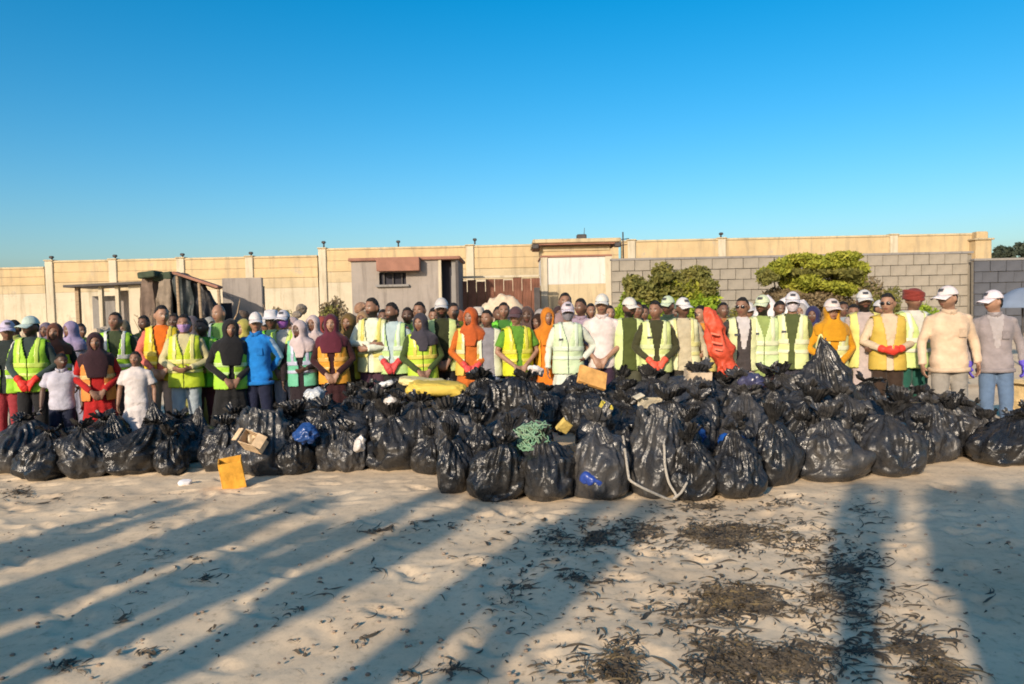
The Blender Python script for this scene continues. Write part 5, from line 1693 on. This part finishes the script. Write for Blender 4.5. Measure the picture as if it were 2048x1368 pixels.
# ------------------------------------------------------------------ rubbish bags
def bag_mesh(seed, style):
    """plastic sack: slumped lumpy body, creases, gathered neck"""
    g = np.random.default_rng(seed)
    n, m_ = 96, 68
    th = np.linspace(0, 2 * np.pi, n, endpoint=False)
    if style == 'tied':
        prof = [(0, .0), (.0, .30), (.02, .40), (.10, .48), (.26, .52), (.42, .50), (.56, .40), (.68, .26), (.77, .13), (.81, .055), (.84, .07), (.92, .19), (1.0, .25)]
    elif style == 'low':
        prof = [(0, .0), (.0, .34), (.02, .46), (.12, .54), (.30, .56), (.50, .52), (.66, .40), (.78, .25), (.85, .12), (.88, .055), (.90, .08), (.96, .19), (1.0, .22)]
    elif style == 'open':
        prof = [(0, .0), (.0, .32), (.02, .40), (.12, .47), (.35, .50), (.6, .47), (.80, .44), (.93, .40), (1.0, .37), (.97, .33), (.82, .30), (.74, .12), (.73, .0)]
    else:                                   # peaked: gathered up to a tall point
        prof = [(0, .0), (.0, .34), (.02, .44), (.10, .50), (.26, .50), (.42, .42), (.58, .30), (.74, .18), (.88, .09), (.97, .03), (1.0, .004)]
    prof = np.array(prof)
    dist = np.r_[0, np.cumsum(np.hypot(np.diff(prof[:, 0]), np.diff(prof[:, 1])))]
    tt = np.linspace(0, dist[-1], m_)
    zz, rr_ = np.interp(tt, dist, prof[:, 0]), np.interp(tt, dist, prof[:, 1])
    k = np.array([.25, .5, .25])
    zz[1:-1] = np.convolve(zz, k, 'same')[1:-1]; rr_[1:-1] = np.convolve(rr_, k, 'same')[1:-1]
    T, Zz = np.meshgrid(th, zz); _, RR = np.meshgrid(th, rr_)
    x, y, z = (RR * np.cos(T)).ravel(), (RR * np.sin(T)).ravel(), Zz.ravel()
    p = np.stack([x, y, z], 1)
    o = g.random(3) * 50
    lump = fbm(p * 2.6 + o, 2, seed) * .24
    # radial gathers towards the neck, plus long slack folds
    gather = smooth(.25, .75, z) * (.085 if style != 'open' else .03)
    ph_ = T.ravel() * 9 + 4.5 * vnoise(p * np.array((2.2, 2.2, 1.2)) + o, seed + 1)
    fold = (1 - 2 * np.abs(np.sin(ph_)) ** .7) * gather
    # crinkled plastic: sharp ridges in two directions
    q = p + .12 * np.stack([vnoise(p * 5 + o, 3), vnoise(p * 5 + o, 4), vnoise(p * 5 + o, 5)], 1)
    cr = (np.abs(vnoise(q * np.array((3.6, 3.6, 4.6)) + o, seed + 7)) ** .8) * .13
    cr2 = (np.abs(vnoise(q * 10.5 + o, seed + 9))) * .03
    sag = -.05 * smooth(.6, .2, z) * np.sin(T.ravel() * 3 + o[0])
    scale = 1 + (lump + fold * 2.0 - cr - cr2 + sag) * smooth(0, .10, RR.ravel())
    p[:, 0] *= scale; p[:, 1] *= scale
    p[:, 2] += (lump * .35 - cr * .5 + .04 * vnoise(q * 5 + o, seed + 12) + .07 * vnoise(np.stack([np.cos(T.ravel()) * 2.5, np.sin(T.ravel()) * 2.5, 0 * z], 1) + o, seed + 14) * smooth(.8, 1.0, z)) * smooth(.05, .3, z)
    # slumped towards one side
    lean = g.normal(size=2) * .10
    p[:, 0] += lean[0] * smooth(.2, 1, z); p[:, 1] += lean[1] * smooth(.2, 1, z)
    p[:, 2] = np.maximum(p[:, 2], 0)
    I = np.arange(n * m_).reshape(m_, n)
    J = np.roll(I, -1, axis=1)
    F = np.stack([I[:-1].ravel(), J[:-1].ravel(), J[1:].ravel(), I[1:].ravel()], 1)
    return grid_mesh('bag', p, F)
BAGS = {st: [bag_mesh(100 + 10 * i + s, st) for s in range(c_)] for i, (st, c_) in enumerate((('tied', 7), ('low', 5), ('open', 4), ('peaked', 3)))}
ORD = ['first', 'second', 'third', 'fourth', 'fifth', 'sixth', 'seventh', 'eighth', 'ninth', 'tenth', 'eleventh', 'twelfth', 'thirteenth', 'fourteenth', 'fifteenth', 'sixteenth', 'seventeenth', 'eighteenth', 'nineteenth', 'twentieth', 'twenty-first', 'twenty-second', 'twenty-third', 'twenty-fourth', 'twenty-fifth', 'twenty-sixth']
brng = random.Random(11)
STW = {'tied': 'tied', 'low': 'slumped', 'open': 'open-mouthed', 'peaked': 'peaked'}
def bag(row, i, px, d, z0, wpx, h, style, color=(1, 1, 1), dpy=None, label=None):
    pyh = 620
    q = at(px, pyh, d)
    w = wpx / FPX * d
    o = bpy.data.objects.new('rubbish_bag', brng.choice(BAGS[style]))
    COL.objects.link(o)
    me = o.data
    if not me.materials:
        me.materials.append(BAG)
    o.location = (q.x, d, gz(q.x, d) - .012 + z0)
    o.rotation_euler = (brng.uniform(-.06, .06) + (brng.uniform(-.25, .25) if z0 > .05 else 0), brng.uniform(-.06, .06) + (brng.uniform(-.3, .3) if z0 > .05 else 0), brng.uniform(0, 6.28))
    o.scale = (w * 1.04, w * brng.uniform(.8, 1.0), h * 1.1)
    k = .65 + 1.0 * brng.random() ** 2
    o.color = (color[0] * k, color[1] * k, color[2] * k, 1)
    o['label'] = label or f'{ORD[i]} black rubbish bag from the left in the {row} row, {STW[style]}'
    o['category'] = 'rubbish bag'
    o['group'] = 'black rubbish bags heaped in front of the crowd'
    return o

# front row: (px centre, base py, width px, height m, style)
front = [(18, 948, 120, .52, 'low'), (78, 962, 105, .46, 'low'), (158, 958, 108, .52, 'low'), (268, 952, 135, .50, 'low'), (378, 926, 100, .50, 'peaked'), (432, 944, 92, .52, 'tied'), (524, 956, 120, .60, 'open'),
         (646, 940, 115, .50, 'low'), (722, 922, 80, .56, 'tied'), (790, 946, 125, .62, 'tied'), (902, 990, 92, .58, 'tied'), (990, 1006, 118, .50, 'low'), (1092, 1002, 122, .54, 'low'), (1186, 998, 126, .70, 'tied'),
         (1292, 992, 130, .66, 'open'), (1384, 1000, 112, .56, 'tied'), (1466, 998, 112, .54, 'low'), (1546, 974, 112, .68, 'tied'), (1658, 966, 150, .64, 'tied'), (1776, 956, 150, .64, 'tied'), (1856, 926, 90, .58, 'low'),
         (1908, 916, 100, .56, 'tied'), (2004, 936, 140, .46, 'low'), (2075, 930, 110, .50, 'low')]
for i, (px, py, w, h, st) in enumerate(front):
    g = on_ground(px, py)
    d = g.y + (w / FPX * g.y) * .42
    bag('front', i, px, d, 0, w, h, st)
second = [(60, 7.9, 0, 110, .52, 'low'), (190, 7.8, 0, 120, .52, 'low'), (225, 7.55, 0, 100, .55, 'peaked'), (305, 7.8, 0, 100, .62, 'peaked'), (345, 8.0, 0, 100, .5, 'low'), (470, 7.7, 0, 100, .58, 'low'), (575, 7.6, 0, 120, .6, 'tied'),
          (620, 7.7, .08, 110, .58, 'tied'), (690, 7.7, .06, 120, .62, 'low'), (745, 7.75, .1, 120, .62, 'tied'), (845, 7.5, .05, 120, .62, 'low'), (930, 7.0, .08, 125, .62, 'tied'), (1010, 6.85, .12, 125, .62, 'low'),
          (1065, 6.7, .06, 110, .62, 'tied'), (1215, 6.9, .12, 140, .62, 'low'), (1320, 6.85, .12, 130, .64, 'tied'), (1370, 7.0, .14, 130, .60, 'low'), (1480, 7.0, .1, 130, .64, 'low'), (1590, 7.1, .12, 120, .66, 'tied'),
          (1640, 7.2, .16, 140, .62, 'low'), (1720, 7.2, .08, 120, .62, 'low'), (1815, 7.35, .05, 120, .62, 'tied'), (1880, 7.6, .04, 120, .55, 'low'), (1960, 7.7, 0, 110, .50, 'low')]
for i, (px, d, z0, w, h, st) in enumerate(sorted(second)):
    bag('second', i, px, d, z0, w, h, st)
third = [(560, 8.1, 0, 100, .55, 'low'), (630, 8.3, .1, 110, .6, 'low'), (690, 8.3, .12, 110, .62, 'tied'), (745, 8.3, .14, 110, .6, 'low'), (800, 8.2, .2, 110, .56, 'low'), (870, 8.1, .18, 120, .52, 'low'), (935, 8.0, .22, 120, .58, 'low'),
         (985, 8.1, .25, 130, .62, 'low'), (1050, 7.9, .3, 120, .55, 'low'), (1120, 7.8, .34, 150, .58, 'peaked'), (1190, 7.8, .3, 130, .55, 'low'), (1240, 8.0, .25, 110, .6, 'low'), (1300, 7.8, .32, 140, .60, 'tied'),
         (1375, 7.8, .32, 130, .60, 'low'), (1430, 7.8, .22, 120, .58, 'low'), (1495, 7.8, .25, 130, .58, 'low'), (1545, 8.1, .25, 120, .6, 'tied'), (1600, 7.8, .3, 130, .62, 'low'), (1655, 7.75, .42, 140, .74, 'peaked'),
         (1705, 8.0, .15, 120, .6, 'low'), (1780, 7.9, .06, 120, .60, 'low'), (1845, 7.95, .0, 120, .60, 'low'), (1900, 7.75, .0, 110, .55, 'tied')]
for i, (px, d, z0, w, h, st) in enumerate(sorted(third)):
    bag('back', i, px, d, z0, w, h, st)

extra = sorted([(160, 7.45, 0, 80, .42, 'tied'), (330, 7.35, 0, 85, .45, 'tied'), (470, 7.25, 0, 75, .42, 'tied'), (585, 7.2, 0, 80, .45, 'tied'), (690, 7.3, 0, 70, .42, 'low'), (850, 7.1, 0, 85, .45, 'tied'), (955, 6.5, .1, 80, .5, 'tied'),
         (1040, 6.35, .1, 80, .5, 'tied'), (1235, 6.35, .15, 85, .5, 'peaked'), (1365, 6.35, .12, 80, .5, 'tied'), (1490, 6.6, .1, 80, .48, 'tied'), (1600, 6.85, .05, 75, .5, 'tied'), (1715, 6.85, .05, 75, .48, 'tied'),
         (1830, 7.1, 0, 75, .45, 'tied'), (1950, 7.35, 0, 80, .42, 'tied'), (900, 7.6, .35, 85, .4, 'low'), (1085, 7.3, .38, 85, .42, 'tied'), (1160, 7.2, .36, 85, .42, 'low'), (1270, 7.3, .38, 85, .42, 'tied'), (1410, 7.3, .36, 85, .42, 'low'),
         (1535, 7.4, .36, 85, .42, 'tied'), (1450, 8.05, .42, 80, .4, 'tied'), (780, 7.9, .3, 80, .4, 'tied'), (710, 8.0, .3, 80, .4, 'low')])
for i, (px, d, z0, w, h, st) in enumerate(extra):
    bag('filler', i, px, d, z0, w, h, st, label=f'{ORD[i]} small black rubbish bag from the left wedged into the heap')

# --- coloured sacks and litter among the bags
SACK = object_color_mat('woven_sack', .6, .15, 7, .6, 18, .4)
GLOSSY = object_color_mat('glossy_coloured_plastic', .3, .12, 7, .6, 14, .5)
CARD = object_color_mat('cardboard', .85, .34, 9, .5, 18, .2)

def soft_box(name, size, seed, amp=.06, res=14):
    """pillow-like sack: rounded box with folds"""
    mb = MB()
    mb.ball((0, 0, 0), (1, 1, 1), 48, 30)
    v = np.array(mb.v)
    e = .42 if amp < .2 else .85
    v = np.sign(v) * np.abs(v) ** np.array((e, e, .8))
    v = v * np.array(size) / 2
    w_ = v + .03 * np.stack([vnoise(v * 14 + seed, 1), vnoise(v * 14 + seed, 2), vnoise(v * 14 + seed, 3)], 1)
    n_ = fbm(v * 6 + seed, 3, seed) * amp - np.abs(vnoise(w_ * 11 + seed, seed + 4)) * amp * 1.3 - np.abs(vnoise(w_ * 24 + seed, seed + 5)) * amp * .6
    v *= (1 + n_)[:, None]
    return grid_mesh(name, v, mb.f)

c = at(872, 776, 7.9)
o = obj('yellow_sack', soft_box('yellow_sack', (.66, .40, .15), 3, .13), SACK, None, (.58, .42, .07)); o.location = c; o.rotation_euler = (.1, .06, .15)
tag(o, 'flat folded yellow sack lying on top of the black bags', 'sack')
c = at(842, 764, 8.05)
o = obj('yellow_sack', soft_box('yellow_sack', (.52, .30, .09), 5, .16), SACK, None, (.60, .50, .24)); o.location = c; o.rotation_euler = (.05, .10, -.1)
tag(o, 'thin pale yellow sack under the hands of the charcoal headscarf woman', 'sack')

# red sack held up by the person in orange: a long slanting plastic sack gathered at both ends
d_ = 8.72
cl = [(1413, 614, 5), (1416, 622, 12), (1424, 642, 20), (1432, 668, 25), (1440, 700, 26), (1447, 726, 21), (1452, 738, 23), (1455, 755, 25), (1453, 772, 19), (1450, 786, 10), (1449, 792, 14)]
base_ = at(1449, 792, d_)
rows_, n_ = [], 72
for k in range(len(cl) - 1):
    for u in np.linspace(0, 1, 8, endpoint=(k == len(cl) - 2)):
        rows_.append([cl[k][q] * (1 - u) + cl[k + 1][q] * u for q in range(3)])
vs_ = []
for (px, py, hw) in rows_:
    c_ = at(px, py, d_)
    r_ = hw / FPX * d_
    for j_ in range(n_):
        a_ = 2 * math.pi * j_ / n_
        vs_.append((c_.x + math.cos(a_) * r_, c_.y + math.sin(a_) * r_ * .75, c_.z))
v_ = np.array(vs_)
cc_ = np.repeat(v_.reshape(-1, n_, 3).mean(1), n_, axis=0)
cr_ = .35 * fbm(v_ * 5.5, 2, 3) - .55 * np.abs(vnoise(v_ * np.array((11, 11, 8)), 8)) - .25 * np.abs(vnoise(v_ * 24, 9))
v_ = cc_ + (v_ - cc_) * (1.14 + cr_ * .8)[:, None]
I_ = np.arange(len(v_)).reshape(-1, n_); J_ = np.roll(I_, -1, axis=1)
f_ = np.stack([I_[:-1].ravel(), I_[1:].ravel(), J_[1:].ravel(), J_[:-1].ravel()], 1).tolist() + [list(range(n_))[::1], list(range(len(v_) - n_, len(v_)))[::-1]]
v_ -= np.array(base_)
o = obj('red_sack', grid_mesh('red_sack', v_, f_), SACK, None, (.50, .065, .028)); o.location = base_
for k_, (px, py, w_) in enumerate(((1430, 668, .10), (1434, 686, .12), (1437, 699, .09))):
    mb = MB(); q_ = at(px, py, d_ - .165) - base_; mb.box((0, 0, 0), (w_, .01, .022), rz=-.1); m_ = obj('printed_bar', mb.mesh('bar', False), CARD, o, (.56, .16, .10)); m_.location = q_; m_.rotation_euler = (0, .25, 0)
tag(o, 'tall glossy red plastic sack held upright in the crowd', 'sack')

# orange carton that has fallen onto the sand
def carton(px, py, size, rot, col, label, d=None, flaps=True, lift=0.0):
    g = on_ground(px, py) if d is None else at(px, py, d)
    t = thing('carton', label, 'carton', (g.x, g.y, (gz(g.x, g.y) if d is None else g.z) + lift))
    t.rotation_euler = rot
    sx, sy, sz = size
    for (nm, cc, ss) in (('bottom', (0, 0, .006), (sx, sy, .01)), ('side_panel', (-sx / 2 + .004, 0, sz / 2), (.008, sy, sz - .012)), ('side_panel', (sx / 2 - .004, 0, sz / 2), (.008, sy, sz - .012)),
                         ('front_panel', (0, -sy / 2 + .003, sz / 2), (sx - .018, .008, sz - .012)), ('back_panel', (0, sy / 2 - .003, sz / 2), (sx - .018, .008, sz - .012))):
        mb = MB(); mb.box(cc, ss)
        me = mb.mesh(nm, False); co = get_co(me); co += (vnoise(co * 11 + px, 3) * .016)[:, None]; set_co(me, co)
        obj(nm, me, CARD, t, col)
    if flaps:
        for s in (-1, 1):
            mb = MB(); mb.box((s * (sx / 2 + .03), 0, sz + .01), (.09, sy * .92, .007), rot=Matrix.Rotation(s * .5, 3, 'Y')); obj('flap', mb.mesh('flap', False), CARD, t, col)
    return t
carton(470, 974, (.20, .16, .26), (.12, -.16, .35), (.66, .33, .045), 'battered orange carton standing on the sand before the open bag', flaps=False)
carton(514, 892, (.20, .14, .16), (.9, .2, -.4), (.58, .42, .26), 'crumpled tan carton spilling from the open bag', d=6.95)
carton(1182, 772, (.30, .04, .20), (-.5, .35, .2), (.60, .32, .10), 'orange cardboard sheet on the bags below the white t-shirt man', d=7.55, flaps=False)
carton(1204, 830, (.12, .06, .12), (.3, .4, .2), (.62, .50, .08), 'small yellow packet between the bags in the centre', d=6.75, flaps=False)
carton(1120, 862, (.10, .05, .12), (.4, .6, .5), (.58, .42, .12), 'small tan packet hanging left of the centre bag', d=6.5, flaps=False)
carton(1300, 816, (.22, .10, .10), (.2, .1, .3), (.52, .46, .34), 'pale crushed carton on the bags right of centre', d=7.0)
carton(1395, 757, (.26, .16, .09), (.1, .05, .1), (.48, .38, .27), 'flat tan carton on the bags below the cream vest', d=7.75, flaps=False)
carton(2062, 838, (.5, .4, .5), (0, 0, .3), (.55, .40, .20), 'tan carton beside the jeans at the right edge', d=None)

# open bag's spilled paper, white bags, blue plastic
def scrap(px, py, d, size, col, label, cat='plastic bag', seed=0, mat=None, name='plastic_bag'):
    c = at(px, py, d)
    o = obj(name, soft_box(name, size, seed, .30), mat or GLOSSY, None, col)
    o.location = c; o.rotation_euler = (seed * .7 % 1 - .5, seed * 1.3 % 1 - .5, seed)
    tag(o, label, cat)
    return o
scrap(612, 872, 7.1, (.30, .25, .20), (.02, .06, .20), 'dark blue plastic bag wedged between front bags on the left', seed=3)
scrap(1385, 868, 6.55, (.34, .25, .20), (.015, .06, .22), 'dark blue plastic sheet between the bags right of centre', seed=4)
scrap(1465, 888, 6.6, (.30, .22, .26), (.012, .07, .30), 'bright blue plastic bag beside the slumped bag', seed=5)
scrap(1185, 960, 5.95, (.20, .12, .12), (.02, .05, .25), 'small blue plastic scrap on the biggest front bag', seed=6)
scrap(628, 790, 8.0, (.26, .2, .16), (.40, .42, .44), 'grey white plastic bag on the heap below the maroon robe', seed=7)
scrap(780, 800, 7.8, (.22, .16, .12), (.55, .52, .50), 'crumpled white plastic bag left of the yellow sack', seed=8)
scrap(772, 768, 8.1, (.20, .14, .07), (.60, .60, .60), 'small white plastic wrapper at the top of the heap', seed=9)
scrap(1030, 890, 6.35, (.16, .14, .16), (.30, .30, .28), 'small grey plastic bag left of the green netting', seed=10)
scrap(1340, 840, 6.9, (.22, .2, .12), (.46, .42, .36), 'crumpled beige plastic bag near the rope', seed=11)
scrap(720, 890, 6.95, (.14, .12, .2), (.50, .46, .42), 'dusty white plastic bag between two front bags', seed=12)
scrap(1075, 742, 8.0, (.24, .16, .10), (.60, .54, .52), 'white plastic bag at the feet of the orange robe', seed=13)
scrap(505, 875, 7.0, (.16, .12, .14), (.62, .52, .36), 'pale food wrapper in the mouth of the open bag', 'wrapper', 14, name='wrapper')
scrap(1505, 762, 7.7, (.30, .2, .14), (.05, .05, .10), 'purplish plastic bag on top of the heap on the right', seed=15)
g = on_ground(371, 968)
o = obj('paper_scrap', soft_box('paper_scrap', (.13, .09, .05), 21, .45), PLAIN_OBJ, None, (.72, .70, .70)); o.location = (g.x, g.y, gz(g.x, g.y) + .02); o.rotation_euler = (.2, .1, .4)
tag(o, 'crumpled white paper scrap on the sand left of the orange carton', 'paper')

# green netting on a bag in the centre
c = at(1068, 872, 6.2)
t = thing('fishing_net', 'pale green tangled fishing net on the bags in the centre', 'net', c)
for k in range(26):
    a0 = rng.random() * 6.28
    pts = []
    for i in range(14):
        a = a0 + i * .55
        r_ = .09 + .05 * math.sin(i * 1.3 + k)
        pts.append((math.cos(a) * r_ + rng.normal() * .02, -.06 + math.sin(a) * .05 + rng.normal() * .02, math.sin(a + k) * .10 + rng.normal() * .02))
    mb = MB(); mb.tube(pts, [.0045] * 14, 5); obj('strand', mb.mesh('strand'), PLAIN_OBJ, t, (.16 + .1 * rng.random(), .34, .22))

# pale rope hanging over the bags and down to the sand
ROPE = plain('pale_rope', (.40, .36, .30), .85, .2, 40, .6, 120)
def rope(label, pix, r_=.011):
    pts = [at(px, py, d) for px, py, d in pix]
    fine = []
    for i in range(len(pts) - 1):
        p0, p1, p2, p3 = pts[max(i - 1, 0)], pts[i], pts[i + 1], pts[min(i + 2, len(pts) - 1)]
        for s in np.linspace(0, 1, 6, endpoint=False):
            fine.append(.5 * ((2 * p1) + (p2 - p0) * s + (2 * p0 - 5 * p1 + 4 * p2 - p3) * s * s + (3 * p1 - p0 - 3 * p2 + p3) * s ** 3))
    fine.append(pts[-1])
    mb = MB(); mb.tube(fine, [r_] * len(fine), 8)
    tag(obj('rope', mb.mesh('rope'), ROPE), label, 'rope')
rope('pale rope bent down over the open bag to the sand, left strand', [(1246, 872, 6.15), (1252, 915, 6.0), (1257, 950, 5.9), (1262, 962, 5.85), (1290, 978, 5.8), (1330, 996, 5.78), (1345, 1000, 5.8)])
rope('pale rope arching over the bags and down to the sand, right strand', [(1300, 866, 6.3), (1318, 870, 6.15), (1328, 890, 6.0), (1330, 930, 5.9), (1338, 965, 5.85), (1352, 990, 5.8), (1346, 998, 5.78), (1362, 985, 5.8), (1374, 965, 5.85)])
# ------------------------------------------------------------------ seaweed and litter on the sand
def weed_material(name, lo, hi):
    m, nt, N, L, b = new_mat(name)
    n = noise_node(nt, 7, 4, .6)
    r = ramp(nt, n.outputs[0], [(.35, lo), (.65, hi)])
    L.new(r.outputs[0], b.inputs['Base Color'])
    b.inputs['Roughness'].default_value = .65
    return m
WEED = weed_material('dry_seaweed', (.030, .023, .015), (.105, .078, .046))
def weed_object(name, label, patches, seed, mat=WEED, loose=0.0):
    """patches: (px, py, rx px, ry px, count) -> curled ribbons lying on the sand"""
    g = np.random.default_rng(seed)
    Vs, Fs, o = [], [], 0
    for (px, py, rx, ry, n) in patches:
        cnt = int(n * (1.3 if rx > 55 else .55))
        aa, r2 = g.random(cnt) * 6.28, np.abs(g.normal(size=cnt)) * .55
        qs = [on_ground(px + math.cos(u) * v * rx, min(1500, max(962, py + math.sin(u) * v * ry))) for u, v in zip(aa, r2)]
        qa = np.array([[q.x, q.y, .3] for q in qs])
        ok = vnoise(qa * np.array((5.5, 4.0, 11)), 9) + .45 * vnoise(qa * np.array((15, 11, 4)), 10) > g.uniform(-.30, .12, cnt) - loose
        pool = [q for q, k in zip(qs, ok) if k]
        for _ in range(len(pool)):
            q = pool[_]
            L_ = min(.28, .062 * math.exp(g.normal() * .6)); w = min(.008, .0028 * math.exp(g.normal() * .5))
            dr = g.normal() * .5 + (0 if g.random() < .8 else 1.57)
            x, y = q.x, q.y
            h = .003 + .012 * g.random() ** 2.5
            curv = g.normal() * 2.4
            m_ = 9
            pts = []
            for i in range(m_):
                pts.append((x, y)); dr += curv / m_ + g.normal() * .22
                x += math.cos(dr) * L_ / m_; y += math.sin(dr) * L_ / m_
            P0 = np.array(pts)
            T = np.gradient(P0, axis=0); T /= np.linalg.norm(T, axis=1)[:, None] + 1e-9
            Nn = np.stack([-T[:, 1], T[:, 0]], 1)
            ww = w * np.sin(np.linspace(.5, 2.9, m_))[:, None]
            zb = np.array([0.0] * m_)
            arch = h * np.abs(np.sin(np.linspace(0, 3.1 * g.uniform(.5, 1.6), m_)))
            tw = g.normal() * .35
            for i in range(m_):
                for s in (-1, 1):
                    e = P0[i] + Nn[i] * ww[i] * s
                    Vs.append((e[0], e[1], arch[i] + s * ww[i, 0] * math.sin(tw + i * .5) + .004))
            for i in range(m_ - 1):
                Fs.append((o + 2 * i, o + 2 * i + 1, o + 2 * i + 3, o + 2 * i + 2))
            o += 2 * m_
    V = np.array(Vs)
    nr = smooth(16, 9, np.abs(V[:, 0])) * smooth(30, 12, V[:, 1]) * smooth(-8, 0, V[:, 1])
    Pp = np.stack([V[:, 0], V[:, 1], 0 * V[:, 0]], 1)
    base = ground_z(V[:, 0], V[:, 1]) + nr * (0.022 * fbm(Pp * .55, 3, 3) + .006 * fbm(Pp * 2.6, 3, 9) - .012 * smooth(.35, .75, vnoise(Pp * 2.3, 40)) + .0055 * vnoise(Pp * 6.5, 55) + .003 * vnoise(Pp * 15, 66))
    V[:, 2] += base + .002
    me = grid_mesh(name, V, Fs, True)
    ob = obj(name, me, mat)
    kind(ob, 'stuff'); ob['label'] = label; ob['category'] = 'seaweed'
    return ob
weed_object('seaweed', 'dry dark seaweed strewn in patches over the sand', [
    (1330, 1075, 300, 34, 900), (1180, 1068, 110, 26, 700), (1290, 1070, 120, 24, 500), (1420, 1085, 120, 26, 400), (1230, 1085, 60, 14, 120), (1480, 1055, 160, 40, 200), (1620, 1080, 100, 60, 140),
    (1450, 1195, 110, 30, 420), (1500, 1210, 60, 40, 300), (1330, 1305, 190, 40, 620), (1460, 1330, 160, 50, 520), (1290, 1350, 160, 30, 300), (1240, 1340, 60, 24, 160),
    (1680, 1140, 120, 50, 200), (1620, 1200, 150, 50, 240), (1660, 1270, 190, 60, 260), (1800, 1300, 130, 50, 330), (1850, 1345, 90, 40, 420), (1560, 1320, 200, 60, 350), (1720, 1020, 60, 20, 50), (1720, 1120, 40, 40, 60),
    (1120, 1160, 110, 22, 90), (1060, 1180, 120, 16, 70), (1020, 1210, 160, 60, 60), (1400, 1010, 120, 14, 140), (1560, 1010, 80, 18, 50)], 5)
weed_object('seaweed', 'small dark seaweed tufts scattered over the left and middle sand', [
    (238, 1243, 22, 16, 46), (402, 1166, 26, 12, 44), (126, 1335, 36, 14, 60), (30, 1278, 40, 8, 30), (300, 1306, 60, 8, 16), (415, 1260, 16, 8, 14), (800, 1340, 50, 22, 60), (905, 1335, 70, 14, 40), (770, 1342, 20, 14, 20),
    (720, 1275, 20, 20, 24), (330, 1110, 20, 6, 14), (310, 1056, 26, 5, 12), (570, 1030, 30, 6, 16), (385, 1127, 24, 8, 14), (690, 1060, 30, 6, 14), (750, 1068, 60, 8, 40), (830, 1050, 50, 8, 26), (900, 1060, 40, 8, 20), (1000, 1085, 40, 8, 18),
    (160, 1040, 40, 6, 12), (35, 1190, 30, 20, 20), (600, 1230, 260, 120, 60), (300, 1150, 300, 150, 50), (1000, 1120, 260, 120, 70), (860, 1140, 40, 10, 20), (660, 1180, 20, 8, 8), (745, 1140, 10, 16, 14), (200, 1000, 200, 20, 40), (40, 985, 70, 14, 90), (1950, 1150, 120, 140, 26)], 6)
weed_object('seaweed', 'loose single seaweed strands lying between the patches', [(1340, 1075, 420, 55, 420), (1420, 1060, 330, 40, 220), (1400, 1230, 420, 120, 360), (1640, 1190, 300, 130, 340), (1420, 1340, 340, 50, 280), (1720, 1300, 220, 90, 200), (1120, 1160, 160, 40, 70)], 15, WEED, .55)
WEED2 = weed_material('ochre_seaweed', (.07, .048, .022), (.17, .12, .05))
weed_object('seaweed', 'ochre brown dry seaweed mixed into the patches on the right', [(1330, 1080, 260, 34, 260), (1450, 1200, 100, 34, 200), (1360, 1320, 220, 50, 300), (1240, 1345, 60, 22, 90), (1840, 1340, 70, 30, 90), (1600, 1060, 160, 40, 100)], 8, WEED2)

# pebbles and shell bits: one loose scatter
g = np.random.default_rng(4)
mb = MB()
for _ in range(520):
    px, py = g.uniform(0, 2048), 985 + 400 * g.random() ** 1.3
    q = on_ground(px, py)
    r_ = g.uniform(.004, .014)
    mb.ball((q.x, q.y, gz(q.x, q.y) + r_ * .2), (r_, r_ * g.uniform(.6, 1), r_ * .6), 7, 5)
ob = obj('pebbles', mb.mesh('pebbles'), plain('pebble', (.22, .17, .13), .8, .5, 3.0))
kind(ob, 'stuff'); ob['label'] = 'small pebbles and shell bits scattered on the sand'; ob['category'] = 'pebbles'
